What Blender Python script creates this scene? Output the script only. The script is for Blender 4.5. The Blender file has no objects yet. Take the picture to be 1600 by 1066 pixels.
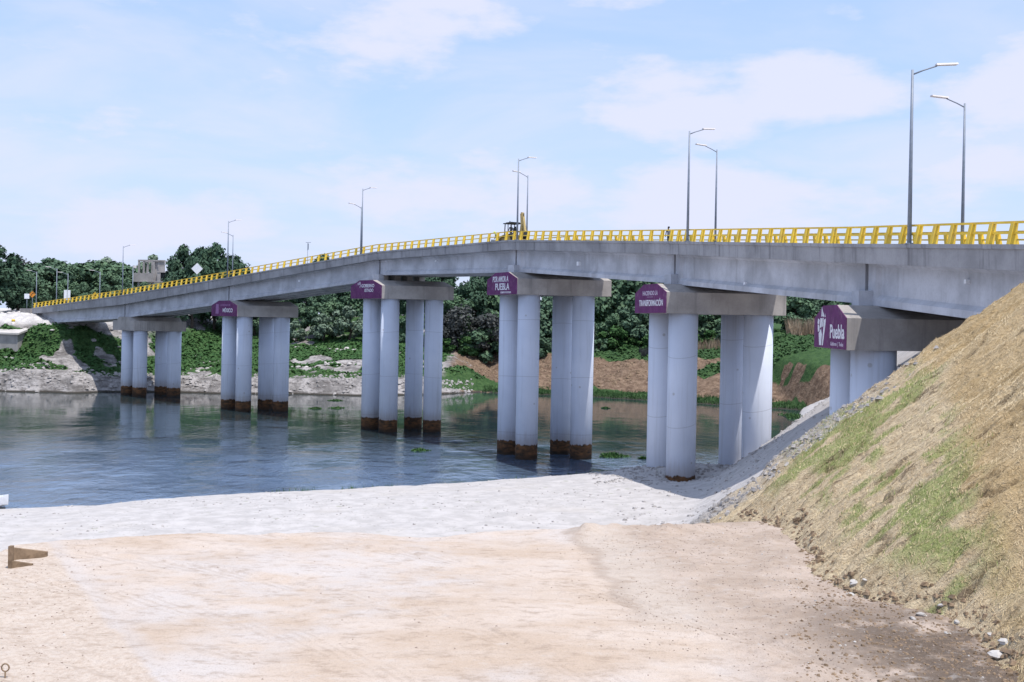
import bpy, math, random
import numpy as np
from mathutils import Vector, Matrix
R = math.radians
random.seed(7); rng = np.random.default_rng(11)
SC = bpy.context.scene
COL = SC.collection

# ------------------------------------------------------------------ camera
FPX = 1600.0; PCX, PCY = 800.0, 500.0; ROLL = R(1.1); EYE = 15.3
CR, SR = math.cos(ROLL), math.sin(ROLL)
cam = bpy.data.cameras.new('camera'); camo = bpy.data.objects.new('camera', cam); COL.objects.link(camo)
cam.sensor_width = 36; cam.lens = 36.0; cam.clip_start = 0.2; cam.clip_end = 20000
cam.shift_y = -(533.0 - PCY) / 1600.0
camo.matrix_world = Matrix(((CR, -SR, 0, 0), (0, 0, -1, 0), (SR, CR, 0, EYE), (0, 0, 0, 1)))
SC.camera = camo

def U(px, py, Y):
    """where the sight line through a photo pixel is at distance Y"""
    dx, dy = px - PCX, PCY - py
    return Vector(((dx * CR - dy * SR) / FPX * Y, Y, EYE + (dx * SR + dy * CR) / FPX * Y))
def YH(px): return PCY + (px - PCX) * SR / CR

# ------------------------------------------------------------------ light
SUN = Vector((0.26, -0.27, 1.0)).normalized()
EL = math.asin(SUN.z); AZ = math.atan2(SUN.x, SUN.y)
sl = bpy.data.lights.new('sun', 'SUN'); sl.energy = 3.6; sl.angle = R(0.5); sl.color = (1.0, 0.955, 0.90)
so = bpy.data.objects.new('sun', sl); COL.objects.link(so)
so.rotation_euler = SUN.to_track_quat('Z', 'Y').to_euler()
SC.view_settings.view_transform = 'Standard'; SC.view_settings.look = 'None'
SC.view_settings.exposure = 0.42; SC.view_settings.gamma = 1.0
SC.cycles.max_bounces = 6; SC.cycles.transparent_max_bounces = 6
SC.cycles.use_denoising = True

world = bpy.data.worlds.new('World'); SC.world = world; world.use_nodes = True
wt = world.node_tree; wt.nodes.clear()
def WN(t, **k):
    n = wt.nodes.new(t)
    for a, b in k.items(): setattr(n, a, b)
    return n
def wl(a, b): wt.links.new(a, b)
def wmath(op, a, b=None, c=None):
    n = WN('ShaderNodeMath', operation=op)
    for i, v in enumerate((a, b, c)):
        if v is None: continue
        if isinstance(v, (int, float)): n.inputs[i].default_value = v
        else: wl(v, n.inputs[i])
    return n.outputs[0]
sky = WN('ShaderNodeTexSky', sky_type='NISHITA', sun_disc=False, sun_elevation=EL, sun_rotation=AZ, altitude=300.0,
         air_density=1.0, dust_density=0.8, ozone_density=3.0)
tc = WN('ShaderNodeTexCoord'); sep = WN('ShaderNodeSeparateXYZ'); wl(tc.outputs['Generated'], sep.inputs[0])
# clouds lie on a flat layer: project the direction on it
hz = wmath('MAXIMUM', wmath('ADD', sep.outputs['Z'], 0.10), 0.03)
cx = wmath('DIVIDE', sep.outputs['X'], hz); cy = wmath('DIVIDE', sep.outputs['Y'], hz)
cmb = WN('ShaderNodeCombineXYZ'); wl(cx, cmb.inputs[0]); wl(cy, cmb.inputs[1])
n1 = WN('ShaderNodeTexNoise'); n1.inputs['Scale'].default_value = 0.9; n1.inputs['Detail'].default_value = 9; n1.inputs['Roughness'].default_value = 0.55
n1.inputs['Distortion'].default_value = 0.5
wl(cmb.outputs[0], n1.inputs['Vector'])
# cumulus banks low in the sky: noise on the direction itself, stretched sideways
az = wmath('ARCTAN2', sep.outputs['X'], sep.outputs['Y'])
cmb2 = WN('ShaderNodeCombineXYZ'); wl(wmath('MULTIPLY', az, 5.2), cmb2.inputs[0]); wl(wmath('MULTIPLY', sep.outputs['Z'], 14.0), cmb2.inputs[1])
n2 = WN('ShaderNodeTexNoise'); n2.inputs['Scale'].default_value = 1.6; n2.inputs['Detail'].default_value = 8; n2.inputs['Roughness'].default_value = 0.58
wl(cmb2.outputs[0], n2.inputs['Vector'])
def bank(a0, z0, wa, wz, gain):
    """a cloud bank at compass angle a0 (rad) and height z0: 0..1 bump with a flat base"""
    da = wmath('DIVIDE', wmath('SUBTRACT', az, a0), wa); dz = wmath('DIVIDE', wmath('SUBTRACT', sep.outputs['Z'], z0), wz)
    d = wmath('ADD', wmath('MULTIPLY', da, da), wmath('MULTIPLY', dz, dz))
    return wmath('MULTIPLY', wmath('SUBTRACT', 1.0, wmath('MINIMUM', d, 1.0)), gain)
banks = None
for b in ((-0.10, 0.275, 0.13, 0.055, .30), (-0.20, 0.235, 0.12, 0.05, .20), (0.16, 0.205, 0.14, 0.05, .34), (0.27, 0.215, 0.12, 0.045, .36), (0.20, 0.115, 0.20, 0.05, .36),
          (-0.03, 0.12, 0.22, 0.055, .28), (-0.37, 0.08, 0.12, 0.045, .30), (-0.25, 0.10, 0.10, 0.035, .22), (0.48, 0.21, 0.10, 0.05, .36),
          (0.42, 0.14, 0.14, 0.05, .24), (-0.46, 0.26, 0.15, 0.06, .15), (0.12, 0.31, 0.12, 0.03, .24), (-0.38, 0.17, 0.15, 0.035, .18),
          (0.9, 0.2, 0.3, 0.1, .3), (-0.95, 0.25, 0.3, 0.1, .3), (2.2, 0.3, 0.6, 0.15, .25), (-2.4, 0.25, 0.6, 0.15, .25)):
    v = bank(*b); banks = v if banks is None else wmath('MAXIMUM', banks, v)
m2 = wmath('ADD', wmath('MULTIPLY', wmath('SUBTRACT', n2.outputs[0], 0.5), 0.95), wmath('ADD', banks, 0.30))
mr2 = WN('ShaderNodeMapRange', interpolation_type='SMOOTHSTEP'); mr2.inputs[1].default_value = 0.34; mr2.inputs[2].default_value = 0.62; mr2.inputs[4].default_value = 0.92; wl(m2, mr2.inputs[0])
mr1 = WN('ShaderNodeMapRange', interpolation_type='SMOOTHSTEP'); mr1.inputs[1].default_value = 0.38; mr1.inputs[2].default_value = 0.70; mr1.inputs[4].default_value = 0.62; wl(n1.outputs[0], mr1.inputs[0])
cov = wmath('MAXIMUM', mr1.outputs[0], mr2.outputs[0])
mrh = WN('ShaderNodeMapRange'); mrh.inputs[1].default_value = 0.0; mrh.inputs[2].default_value = 0.30; mrh.inputs[3].default_value = 0.50; mrh.inputs[4].default_value = 0.06
wl(sep.outputs['Z'], mrh.inputs[0])
cov2 = wmath('MAXIMUM', cov, mrh.outputs[0])
tint = WN('ShaderNodeMix', data_type='RGBA', blend_type='MULTIPLY'); tint.inputs['Factor'].default_value = 1.0
wl(sky.outputs[0], tint.inputs[6]); tint.inputs[7].default_value = (1.35, 1.30, 1.30, 1)
flat = WN('ShaderNodeMix', data_type='RGBA'); flat.inputs['Factor'].default_value = 0.70; wl(tint.outputs[2], flat.inputs[6]); flat.inputs[7].default_value = (3.02, 4.05, 6.0, 1)
hzm = WN('ShaderNodeMix', data_type='RGBA'); wl(flat.outputs[2], hzm.inputs[6]); hzm.inputs[7].default_value = (3.85, 4.4, 5.75, 1)
hzr = WN('ShaderNodeMapRange', interpolation_type='SMOOTHSTEP'); hzr.inputs[1].default_value = 0.24; hzr.inputs[2].default_value = -0.02; hzr.inputs[3].default_value = 0.0; hzr.inputs[4].default_value = 0.92; wl(sep.outputs['Z'], hzr.inputs[0]); wl(hzr.outputs[0], hzm.inputs['Factor'])
cm = WN('ShaderNodeMix', data_type='RGBA'); wl(cov, cm.inputs['Factor']); wl(hzm.outputs[2], cm.inputs[6]); cm.inputs[7].default_value = (4.6, 4.78, 6.05, 1)
bg = WN('ShaderNodeBackground'); bg.inputs['Strength'].default_value = 0.13; wl(cm.outputs[2], bg.inputs['Color'])
wo = WN('ShaderNodeOutputWorld'); wl(bg.outputs[0], wo.inputs['Surface'])

# ------------------------------------------------------------------ helpers
def vnoise(x, y, seed=0):
    xi = np.floor(x).astype(np.int64); yi = np.floor(y).astype(np.int64); xf = x - xi; yf = y - yi
    def h(a, b):
        n = (a * 374761393 + b * 668265263 + seed * 974711) & 0xffffffff
        n = ((n ^ (n >> 13)) * 1274126177) & 0xffffffff
        return ((n ^ (n >> 16)) & 0xffff) / 65535.0
    u = xf * xf * (3 - 2 * xf); v = yf * yf * (3 - 2 * yf)
    return (h(xi, yi) * (1 - u) + h(xi + 1, yi) * u) * (1 - v) + (h(xi, yi + 1) * (1 - u) + h(xi + 1, yi + 1) * u) * v
def fbm(x, y, o=4, seed=0):
    s = 0.0; a = 1.0; t = 0.0
    for k in range(o):
        s = s + a * vnoise(x * 2 ** k + 17.3 * k, y * 2 ** k - 9.1 * k, seed + k); t += a; a *= 0.5
    return s / t - 0.5
def sstep(a, b, x):
    t = np.clip((x - a) / (b - a), 0, 1); return t * t * (3 - 2 * t)

class MB:
    def __init__(s): s.v = []; s.f = []; s.sm = []
    def add(s, vs, fs, smooth=False):
        o = len(s.v); s.v += [tuple(p) for p in vs]
        for f in fs: s.f.append(tuple(i + o for i in f)); s.sm.append(smooth)
        return s
    def loft(s, loops, caps=True, smooth=False, closed=True):
        n = len(loops[0]); vs = [p for l in loops for p in l]; fs = []
        for i in range(len(loops) - 1):
            for j in range(n if closed else n - 1):
                k = (j + 1) % n
                fs.append((i * n + j, i * n + k, (i + 1) * n + k, (i + 1) * n + j))
        s.add(vs, fs, smooth)
        if caps:
            o = len(s.v) - len(vs)
            s.f.append(tuple(o + j for j in reversed(range(n)))); s.sm.append(False)
            s.f.append(tuple(o + (len(loops) - 1) * n + j for j in range(n))); s.sm.append(False)
        return s
    def box(s, c, d, rz=0.0, rot=None):
        m = (rot.to_3x3() if rot is not None else Matrix.Rotation(rz, 3, 'Z')); c = Vector(c)
        q = [c + m @ Vector((x * d[0] / 2, y * d[1] / 2, z * d[2] / 2)) for z in (-1, 1) for x, y in ((-1, -1), (1, -1), (1, 1), (-1, 1))]
        return s.loft([q[:4], q[4:]])
    def bar(s, a, b, w, h=None, up=(0, 0, 1)):
        a, b = Vector(a), Vector(b); h = h or w; t = (b - a).normalized(); x = t.cross(Vector(up))
        if x.length < 1e-4: x = Vector((1, 0, 0))
        x.normalize(); y = x.cross(t)
        l = lambda p: [p + x * i * w / 2 + y * j * h / 2 for i, j in ((-1, -1), (1, -1), (1, 1), (-1, 1))]
        return s.loft([l(a), l(b)])
    def tube(s, pts, rad, n=8, smooth=True):
        pts = [Vector(p) for p in pts]; loops = []
        if not hasattr(rad, '__len__'): rad = [rad] * len(pts)
        for i, p in enumerate(pts):
            t = (pts[min(i + 1, len(pts) - 1)] - pts[max(i - 1, 0)]).normalized()
            x = t.cross(Vector((0.31, 0.95, 0.05)) if abs(t.y) < .9 else Vector((1, 0, 0))); x.normalize(); y = t.cross(x)
            loops.append([p + (x * math.cos(2 * math.pi * k / n) + y * math.sin(2 * math.pi * k / n)) * rad[i] for k in range(n)])
        return s.loft(loops, True, smooth)
    def build(s, name, mat, parent=None, origin=None):
        base = Vector((0, 0, 0))
        if parent is not None:
            p = parent
            while p is not None: base = base + p.location; p = p.parent
        elif origin is not None: base = Vector(origin)
        me = bpy.data.meshes.new(name)
        me.from_pydata([tuple(Vector(v) - base) for v in s.v], [], s.f)
        me.polygons.foreach_set('use_smooth', s.sm)
        me.materials.append(mat); me.update()
        o = bpy.data.objects.new(name, me); COL.objects.link(o)
        if parent is not None: o.parent = parent
        elif origin is not None: o.location = base
        return o

def tag(o, label=None, cat=None, group=None, kind=None):
    if label: o['label'] = label
    if cat: o['category'] = cat
    if group: o['group'] = group
    if kind: o['kind'] = kind
    return o
def thing(name, loc, label, cat, group=None, rz=0.0):
    o = bpy.data.objects.new(name, None); COL.objects.link(o); o.location = loc; o.rotation_euler = (0, 0, rz)
    o.empty_display_size = 0.3
    return tag(o, label, cat, group)
def dup(root, loc, rz=0.0, label=None, scale=None, group=None):
    r = root.copy(); COL.objects.link(r); r.location = loc; r.rotation_euler = (0, 0, rz)
    if scale: r.scale = (scale,) * 3 if not hasattr(scale, '__len__') else scale
    if label: r['label'] = label
    if group: r['group'] = group
    def rec(a, b):
        for ch in list(a.children):
            c = ch.copy(); COL.objects.link(c); c.parent = b; rec(ch, c)
    rec(root, r)
    return r
def grid_mesh(name, xs, ys, Z, mat, smooth=True, attrs=None):
    nx, ny = len(xs), len(ys); X, Y = np.meshgrid(xs, ys)
    co = np.stack([X, Y, Z], -1).reshape(-1, 3).astype(np.float32)
    a = (np.arange(ny - 1)[:, None] * nx + np.arange(nx - 1)[None, :]).ravel()
    q = np.stack([a, a + 1, a + nx + 1, a + nx], -1).astype(np.int32)
    return np_mesh(name, co, q, mat, smooth, attrs)
def np_mesh(name, co, faces, mat, smooth=False, attrs=None, parent=None, link=True):
    k = faces.shape[1]
    me = bpy.data.meshes.new(name); me.vertices.add(len(co)); me.vertices.foreach_set('co', np.ascontiguousarray(co, np.float32).ravel())
    me.loops.add(faces.size); me.loops.foreach_set('vertex_index', faces.ravel().astype(np.int32))
    me.polygons.add(len(faces)); me.polygons.foreach_set('loop_start', np.arange(0, faces.size, k, dtype=np.int32))
    me.polygons.foreach_set('use_smooth', np.full(len(faces), smooth))
    me.update(calc_edges=True); me.materials.append(mat)
    for n, v in (attrs or {}).items():
        at = me.attributes.new(n, 'FLOAT', 'POINT'); at.data.foreach_set('value', np.ascontiguousarray(v, np.float32).ravel())
    if not link: return me
    o = bpy.data.objects.new(name, me); COL.objects.link(o)
    if parent is not None: o.parent = parent
    return o

# ------------------------------------------------------------------ materials
class NT:
    def __init__(s, name, rough=0.9, spec=0.25):
        s.m = bpy.data.materials.new(name); s.m.use_nodes = True; s.t = s.m.node_tree; s.t.nodes.clear()
        s.out = s.n('ShaderNodeOutputMaterial'); s.b = s.n('ShaderNodeBsdfPrincipled'); s.l(s.b.outputs[0], s.out.inputs['Surface'])
        s.b.inputs['Roughness'].default_value = rough; s.b.inputs['Specular IOR Level'].default_value = spec
        s._co = None
    def n(s, t, **k):
        n = s.t.nodes.new(t)
        for a, b in k.items(): setattr(n, a, b)
        return n
    def l(s, a, b): s.t.links.new(a, b)
    def co(s):
        if s._co is None: s._co = s.n('ShaderNodeNewGeometry').outputs['Position']
        return s._co
    def ocol(s): return s.n('ShaderNodeTexCoord').outputs['Object']
    def xyz(s, v=None):
        q = s.n('ShaderNodeSeparateXYZ'); s.l(v or s.co(), q.inputs[0]); return q.outputs
    def scaled(s, sc, v=None, rot=(0, 0, 0)):
        q = s.n('ShaderNodeMapping'); s.l(v or s.co(), q.inputs[0]); q.inputs['Scale'].default_value = sc; q.inputs['Rotation'].default_value = rot; return q.outputs[0]
    def noise(s, scale, det=4, rough=0.55, v=None, dist=0.0):
        q = s.n('ShaderNodeTexNoise'); q.inputs['Scale'].default_value = scale; q.inputs['Detail'].default_value = det
        q.inputs['Roughness'].default_value = rough; q.inputs['Distortion'].default_value = dist; s.l(v or s.co(), q.inputs['Vector']); return q.outputs[0]
    def voro(s, scale, v=None, feat='F1'):
        q = s.n('ShaderNodeTexVoronoi', feature=feat); q.inputs['Scale'].default_value = scale; s.l(v or s.co(), q.inputs['Vector']); return q.outputs
    def rng(s, v, a, b, c=0.0, d=1.0, smooth=True):
        q = s.n('ShaderNodeMapRange', interpolation_type='SMOOTHSTEP' if smooth else 'LINEAR')
        for i, x in enumerate((a, b, c, d)): q.inputs[i + 1].default_value = x
        s.l(v, q.inputs[0]); return q.outputs[0]
    def math(s, op, a, b=None):
        q = s.n('ShaderNodeMath', operation=op)
        for i, v in enumerate((a, b)):
            if v is None: continue
            if isinstance(v, (int, float)): q.inputs[i].default_value = v
            else: s.l(v, q.inputs[i])
        return q.outputs[0]
    def mix(s, f, a, b, mode='MIX'):
        q = s.n('ShaderNodeMix', data_type='RGBA', blend_type=mode)
        if isinstance(f, (int, float)): q.inputs['Factor'].default_value = f
        else: s.l(f, q.inputs['Factor'])
        for i, v in ((6, a), (7, b)):
            if isinstance(v, tuple): q.inputs[i].default_value = v + (1,)
            else: s.l(v, q.inputs[i])
        return q.outputs[2]
    def attr(s, name):
        q = s.n('ShaderNodeAttribute', attribute_name=name); return q.outputs['Fac']
    def color(s, c):
        if isinstance(c, tuple): s.b.inputs['Base Color'].default_value = c + (1,)
        else: s.l(c, s.b.inputs['Base Color'])
        return s
    def bump(s, h, strength=0.5, dist=0.02, chain=None):
        q = s.n('ShaderNodeBump'); q.inputs['Strength'].default_value = strength; q.inputs['Distance'].default_value = dist; s.l(h, q.inputs['Height'])
        if chain is not None: s.l(chain, q.inputs['Normal'])
        s.l(q.outputs[0], s.b.inputs['Normal']); return q.outputs[0]

def mat_simple(name, c, rough=0.6, spec=0.4, var=0.12, scale=3.0, metal=0.0, dirt=None):
    t = NT(name, rough, spec); n = t.noise(scale, 5, v=t.ocol())
    lo = tuple(x * (1 - var) for x in c); hi = tuple(min(1, x * (1 + var)) for x in c)
    col = t.mix(t.rng(n, .3, .7), lo, hi)
    if dirt: col = t.mix(t.math('MULTIPLY', t.rng(t.noise(scale * 2.3, 6, v=t.ocol()), .5, .75), .7), col, dirt)
    t.color(col); t.b.inputs['Metallic'].default_value = metal
    return t.m
def mat_concrete(name, c, streak=0.35, dark=(.10, .095, .10)):
    t = NT(name, 0.88, 0.2); p = t.co()
    a = t.noise(.35, 6, .6); b = t.noise(1.0, 6, .65, v=t.scaled((1.6, 1.6, .12)))
    col = t.mix(t.rng(a, .32, .68), tuple(x * .78 for x in c), tuple(min(1, x * 1.15) for x in c))
    col = t.mix(t.math('MULTIPLY', t.rng(b, .50, .74), streak), col, dark)
    g = t.noise(7, 5, .7); col = t.mix(t.math('MULTIPLY', t.rng(g, .45, .75), .22), col, tuple(x * .5 for x in c))
    t.color(col); t.bump(g, .25, .02); return t.m
M = {}
M['conc'] = mat_concrete('girder_concrete', (.50, .515, .56), .28, (.17, .165, .17))
M['conc_cap'] = mat_concrete('cap_concrete', (.36, .335, .315), .38)
M['conc_edge'] = mat_concrete('edge_concrete', (.34, .335, .345), .60, (.08, .075, .08))
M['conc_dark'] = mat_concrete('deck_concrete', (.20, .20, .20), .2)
M['asphalt'] = mat_simple('asphalt', (.06, .06, .062), .9, .2)
def column_mat(lv):
    t = NT('column_paint', .55, .35); x, y, z = t.xyz()
    a = t.noise(.25, 5, .6); col = t.mix(t.rng(a, .3, .7), (.535, .58, .68), (.60, .64, .73))
    s_ = t.noise(1.0, 5, .65, v=t.scaled((2.2, 2.2, .10))); col = t.mix(t.math('MULTIPLY', t.rng(s_, .50, .74), .42), col, (.36, .37, .40))
    zz = t.math('ADD', z, t.math('MULTIPLY', t.noise(.02, 0), 14.0))
    ring = t.math('ABSOLUTE', t.math('SUBTRACT', t.math('FRACT', t.math('DIVIDE', zz, 5.6)), .5))
    col = t.mix(t.math('MULTIPLY', t.rng(ring, .008, .002, 0, 1), .42), col, (.25, .26, .29))
    spot = t.voro(.55); col = t.mix(t.math('MULTIPLY', t.rng(spot[0], .09, .05), .55), col, (.30, .28, .26))
    edge = t.math('ADD', z, t.math('MULTIPLY', t.math('SUBTRACT', t.noise(1.3, 5, .7, v=t.scaled((1.6, 1.6, .5))), .5), .9))
    rust = t.mix(t.rng(t.noise(1.2, 6, .7, v=t.scaled((1, 1, 2.5))), .36, .64), (.055, .036, .024), (.22, .105, .045))
    rust = t.mix(t.math('MULTIPLY', t.rng(z, .75, .1), .75), rust, (.035, .030, .026))
    drip = t.math('MULTIPLY', t.rng(t.math('ADD', edge, t.math('MULTIPLY', t.noise(1.0, 5, .7, v=t.scaled((3, 3, .12))), -2.6)), lv + .3, lv - 1.4), .45); col = t.mix(drip, col, (.30, .24, .20))
    col = t.mix(t.rng(edge, lv + .07, lv - .07), col, rust)
    t.color(col); t.l(t.rng(edge, lv + .05, lv - .05, .55, .9), t.b.inputs['Roughness'])
    return t.m
M['column'] = column_mat(1.63); M['column_beach'] = column_mat(-6.0); M['column_foot'] = column_mat(2.55)
M['yellow'] = mat_simple('rail_yellow', (.84, .57, .06), .6, .35, .12, .8, dirt=(.62, .45, .14))
M['purple'] = mat_simple('sign_purple', (.125, .030, .112), .7, .25, .18, 1.1, dirt=(.20, .10, .17))
M['white'] = mat_simple('white_lettering', (.70, .70, .74), .6, .3, .12, 2.5, dirt=(.42, .34, .43))
M['faint'] = mat_simple('faint_lettering', (.30, .14, .30), .6, .3, .1)
M['faintwhite'] = mat_simple('worn_lettering', (.52, .45, .55), .6, .3, .1)
M['pole'] = mat_simple('galvanised_grey', (.20, .235, .29), .5, .5, .1)
M['lamp'] = mat_simple('lamp_white', (.62, .58, .57), .4, .4, .05)
M['dark'] = mat_simple('dark_gap', (.03, .032, .036), .9, .2)
M['black'] = mat_simple('black_paint', (.02, .021, .024), .5, .4)
M['mach'] = mat_simple('machine_yellow', (.50, .37, .15), .5, .4, .15, dirt=(.35, .25, .12))
M['tyre'] = mat_simple('tyre_rubber', (.025, .025, .027), .9, .2)
t = NT('cab_glass', .05, .5); t.color((.55, .62, .70)); t.b.inputs['Transmission Weight'].default_value = 0.9; t.b.inputs['IOR'].default_value = 1.05; M['glass'] = t.m
M['skin'] = mat_simple('skin', (.32, .19, .13), .6, .3)
M['cloth_dark'] = mat_simple('dark_cloth', (.02, .022, .03), .9, .2)
M['cloth_grey'] = mat_simple('grey_cloth', (.12, .13, .16), .9, .2)
M['hivis'] = mat_simple('hivis_cloth', (.60, .65, .10), .8, .2)
M['signwhite'] = mat_simple('sign_white', (.78, .80, .84), .5, .4, .04)
M['signorange'] = mat_simple('sign_orange', (.65, .25, .03), .5, .4, .05)
M['signyellow'] = mat_simple('sign_yellow', (.75, .50, .03), .5, .4, .05)
M['wood'] = mat_simple('weathered_board', (.23, .165, .11), .9, .2, .3, 6, dirt=(.12, .08, .05))
M['rock'] = mat_concrete('pale_rock', (.50, .475, .45), .35, (.25, .23, .22))
M['pebble'] = mat_simple('pebble', (.27, .215, .18), .95, .1, .35, 30)
M['rockgrey'] = mat_concrete('grey_rock', (.36, .34, .33), .3, (.14, .13, .12))
M['blue'] = mat_simple('blue_paint', (.16, .22, .34), .5, .4)
def mat_leaf(name, a, b, c=None):
    t = NT(name, .75, .2); oi = t.n('ShaderNodeObjectInfo').outputs['Random']
    n = t.noise(.55, 4, .6)
    col = t.mix(t.rng(n, .35, .68), a, b)
    col = t.mix(t.math('MULTIPLY', oi, .55), col, c or tuple(x * .7 for x in a))
    t.color(col); t.b.inputs['Sheen Weight'].default_value = 0.0
    return t.m
M['leaf'] = mat_leaf('leaf_green', (.066, .125, .068), (.115, .185, .095), (.070, .115, .085))
M['leafdark'] = mat_leaf('leaf_dark', (.042, .086, .052), (.074, .126, .074))
M['leafpale'] = mat_leaf('leaf_pale', (.13, .19, .13), (.21, .27, .20))
M['leaffresh'] = mat_leaf('leaf_fresh', (.036, .095, .028), (.075, .15, .045))
M['twig'] = mat_leaf('bare_twigs', (.045, .050, .048), (.088, .092, .088))
M['bark'] = mat_simple('bark', (.075, .06, .05), .95, .1, .3)
M['grassgreen'] = mat_leaf('bank_grass', (.035, .085, .028), (.07, .135, .045))
M['matgrass'] = mat_leaf('new_grass', (.22, .31, .08), (.37, .44, .15))
M['dryreed'] = mat_leaf('dry_reed', (.30, .22, .15), (.42, .33, .24))

# ------------------------------------------------------------------ near ground
ex = np.array([-60, -30, -14, -9.2, -7.9, -7.6, -7.2, -5.8, -3.5, -1.1, 1.2, 3.6, 6, 20, 60.])
ey = np.array([-8., 6., 11., 13.2, 14.3, 15.9, 16.4, 17.0, 17.7, 17.6, 18.2, 18.8, 20, 22, 22])
SHX = np.array([-200, -39, -31, -26.4, -17.7, -5.8, 6.2, 12, 22, 35, 45, 54, 62, 200.])
SHY = np.array([60., 77.6, 80.5, 84.5, 88.7, 93.4, 100, 103, 108, 133, 160, 190, 260, 400])
def beach_z(X, Y):
    d = (np.interp(X, SHX, SHY) + fbm(X / 5, Y / 5, 3, 5) * 1.6 - Y) * .93
    z = np.where(d > 0, 2.9 * (1 - np.exp(-np.maximum(d, 0) * .075)) + .12 * np.minimum(np.maximum(d, 0), 1), d * .25)
    z = z + .9 * np.exp(-((X - 15) ** 2 / 40 + (Y - 91) ** 2 / 30)) - .55 * np.exp(-((X - 14.7) ** 2 / 5 + (Y - 85.3) ** 2 / 4))
    xf = .30 * Y - 7.6
    ab = 3.0 + .76 * (X - xf) - np.maximum(Y - 84, 0) * .16 - np.maximum(Y - 100, 0) * .45
    ab = np.minimum(ab, 15.2)
    k = 1.2; m = np.maximum(z, ab) + k * np.exp(-np.abs(z - ab) / k) * .35
    m = np.where(d > -3, m, np.minimum(m, z))
    return m + fbm(X / 2.2, Y / 2.2, 4, 2) * .20 + fbm(X / .9, Y / .9, 2, 3) * .05
def plat_z(X, Y):
    e = np.interp(X, ex, ey) + fbm(X / 1.3, Y / 1.3, 3, 8) * .7
    o = Y - e
    z = 11.6 - np.maximum(o, 0) * .95
    z = z + fbm(X / 3, Y / 3, 3, 1) * .10 + fbm(X / .5, Y / .5, 3, 4) * .022
    # spoil ridge on the rim near the slope, loose clods on the right, heap by the board
    rim = np.exp(-(o + .35) ** 2 / .10) * sstep(.9, 1.4, X) * sstep(4.2, 3.0, X)
    z = z + rim * (.10 + .14 * np.maximum(fbm(X / .35, Y / .35, 3, 9), 0) * 2)
    loose = sstep(1.2, 3.0, X + fbm(X / 1.5, Y / 1.5, 3, 21) * 3 + (Y - 12) * .12) * sstep(.5, -1, o)
    z = z + loose * (np.maximum(fbm(X / .16, Y / .16, 3, 13), 0) * .085 + fbm(X / .5, Y / .5, 2, 14) * .06)
    rr = np.hypot(X + 9.0, Y - 3.5)
    for r0 in (8.7, 10.6, 12.2, 14.6):
        d_ = np.abs(rr - r0) + fbm(X / .25, Y / .25, 2, 19) * .06; m_ = sstep(-.1, .1, fbm(X / 2.5, Y / 2.5, 2, 23))
        z = z - m_ * .022 * sstep(.20, .13, d_) + m_ * .016 * np.exp(-((d_ - .25) / .06) ** 2)
    heap = sstep(-5.2, -7.2, X + (Y - 12) * .25 + fbm(X, Y, 2, 31) * .8) * sstep(.2, -.3, o)
    z = z + heap * (.06 + np.maximum(fbm(X / .2, Y / .2, 3, 17), 0) * .06)
    return z
TY = np.array([-60, 0, 6, 10.9, 12.2, 12.9, 13.5, 13.9, 14.4, 15.2, 16.1, 17.9, 19.0, 19.8, 20.6, 24, 60.])
TX = np.array([6.5, 5.6, 5.3, 5.45, 5.75, 5.85, 5.6, 5.2, 4.85, 4.75, 4.85, 5.15, 4.9, 4.6, 5.15, 6.25, 6.25])
def emb_z(X, Y, detail=True):
    tx = np.interp(Y, TY, TX) + fbm(Y / .8, Y * 0 + 3, 3, 6) * .35
    top = 17.0
    z = 11.62 + .735 * (X - tx) + .5 * (1 - np.exp(-np.maximum(X - tx, 0) / .35)) * .3
    z = np.minimum(z, top + (X - 13) * .01) - np.maximum(Y - 25.2 - fbm(X / 1.1, X * 0, 3, 7) * .8, 0) * .95
    if detail:
        w = Y + fbm(X / 1.4, Y / 1.4, 3, 41) * .9
        rd = fbm(X / 1.6, w / .16, 3, 42)
        ph = (w / 2.3 + fbm(X / 6, Y / 6, 2, 44) * .8) % 1.0
        z = z - .09 * np.exp(-(fbm(X / 2.6, w / .42, 3, 48) / .016) ** 2) * sstep(-.05, .1, fbm(X / 1.2, Y / .6, 2, 49))
        z = z + rd * .22 + (ph ** 2) * .17 + fbm(X / .22, Y / .22, 3, 45) * .13 + fbm(X / 1.8, Y / .9, 3, 46) * .22
    return z
def span(*segs):
    out = []
    for a, b, st in segs: out.append(np.arange(a, b, st))
    return np.concatenate(out + [[segs[-1][1]]])

# dirt
t = NT('dirt', .95, .15); x, y, z = t.xyz()
n_big = t.noise(.22, 5, .55); n_mid = t.noise(1.1, 7, .66, v=t.scaled((.8, 1.2, 1))); n_f = t.noise(14, 4, .7)
n_str = t.noise(1.0, 6, .6, v=t.scaled((.45, .95, 1), rot=(0, 0, .5)))
col = t.mix(t.rng(n_str, .36, .66), (.475, .375, .295), (.55, .465, .40))
pale = t.math('MULTIPLY', t.rng(n_big, .45, .58), t.rng(n_mid, .32, .6)); col = t.mix(t.math('MULTIPLY', pale, .7), col, (.52, .485, .47))
xw = t.math('ADD', t.math('ADD', x, t.math('MULTIPLY', t.math('SUBTRACT', n_mid, .5), 1.0)), t.math('MULTIPLY', t.math('SUBTRACT', y, 13), .09))
rut = t.math('MULTIPLY', t.rng(t.math('ABSOLUTE', t.math('SUBTRACT', xw, 1.62)), .22, .02), t.rng(y, 12.2, 13.4))
col = t.mix(t.math('MULTIPLY', t.rng(xw, 1.45, 1.75), t.rng(y, 12.0, 13.2)), col, t.mix(n_str, (.45, .375, .31), (.51, .44, .385)))
col = t.mix(t.math('MULTIPLY', rut, .5), col, (.33, .26, .21))
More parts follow.
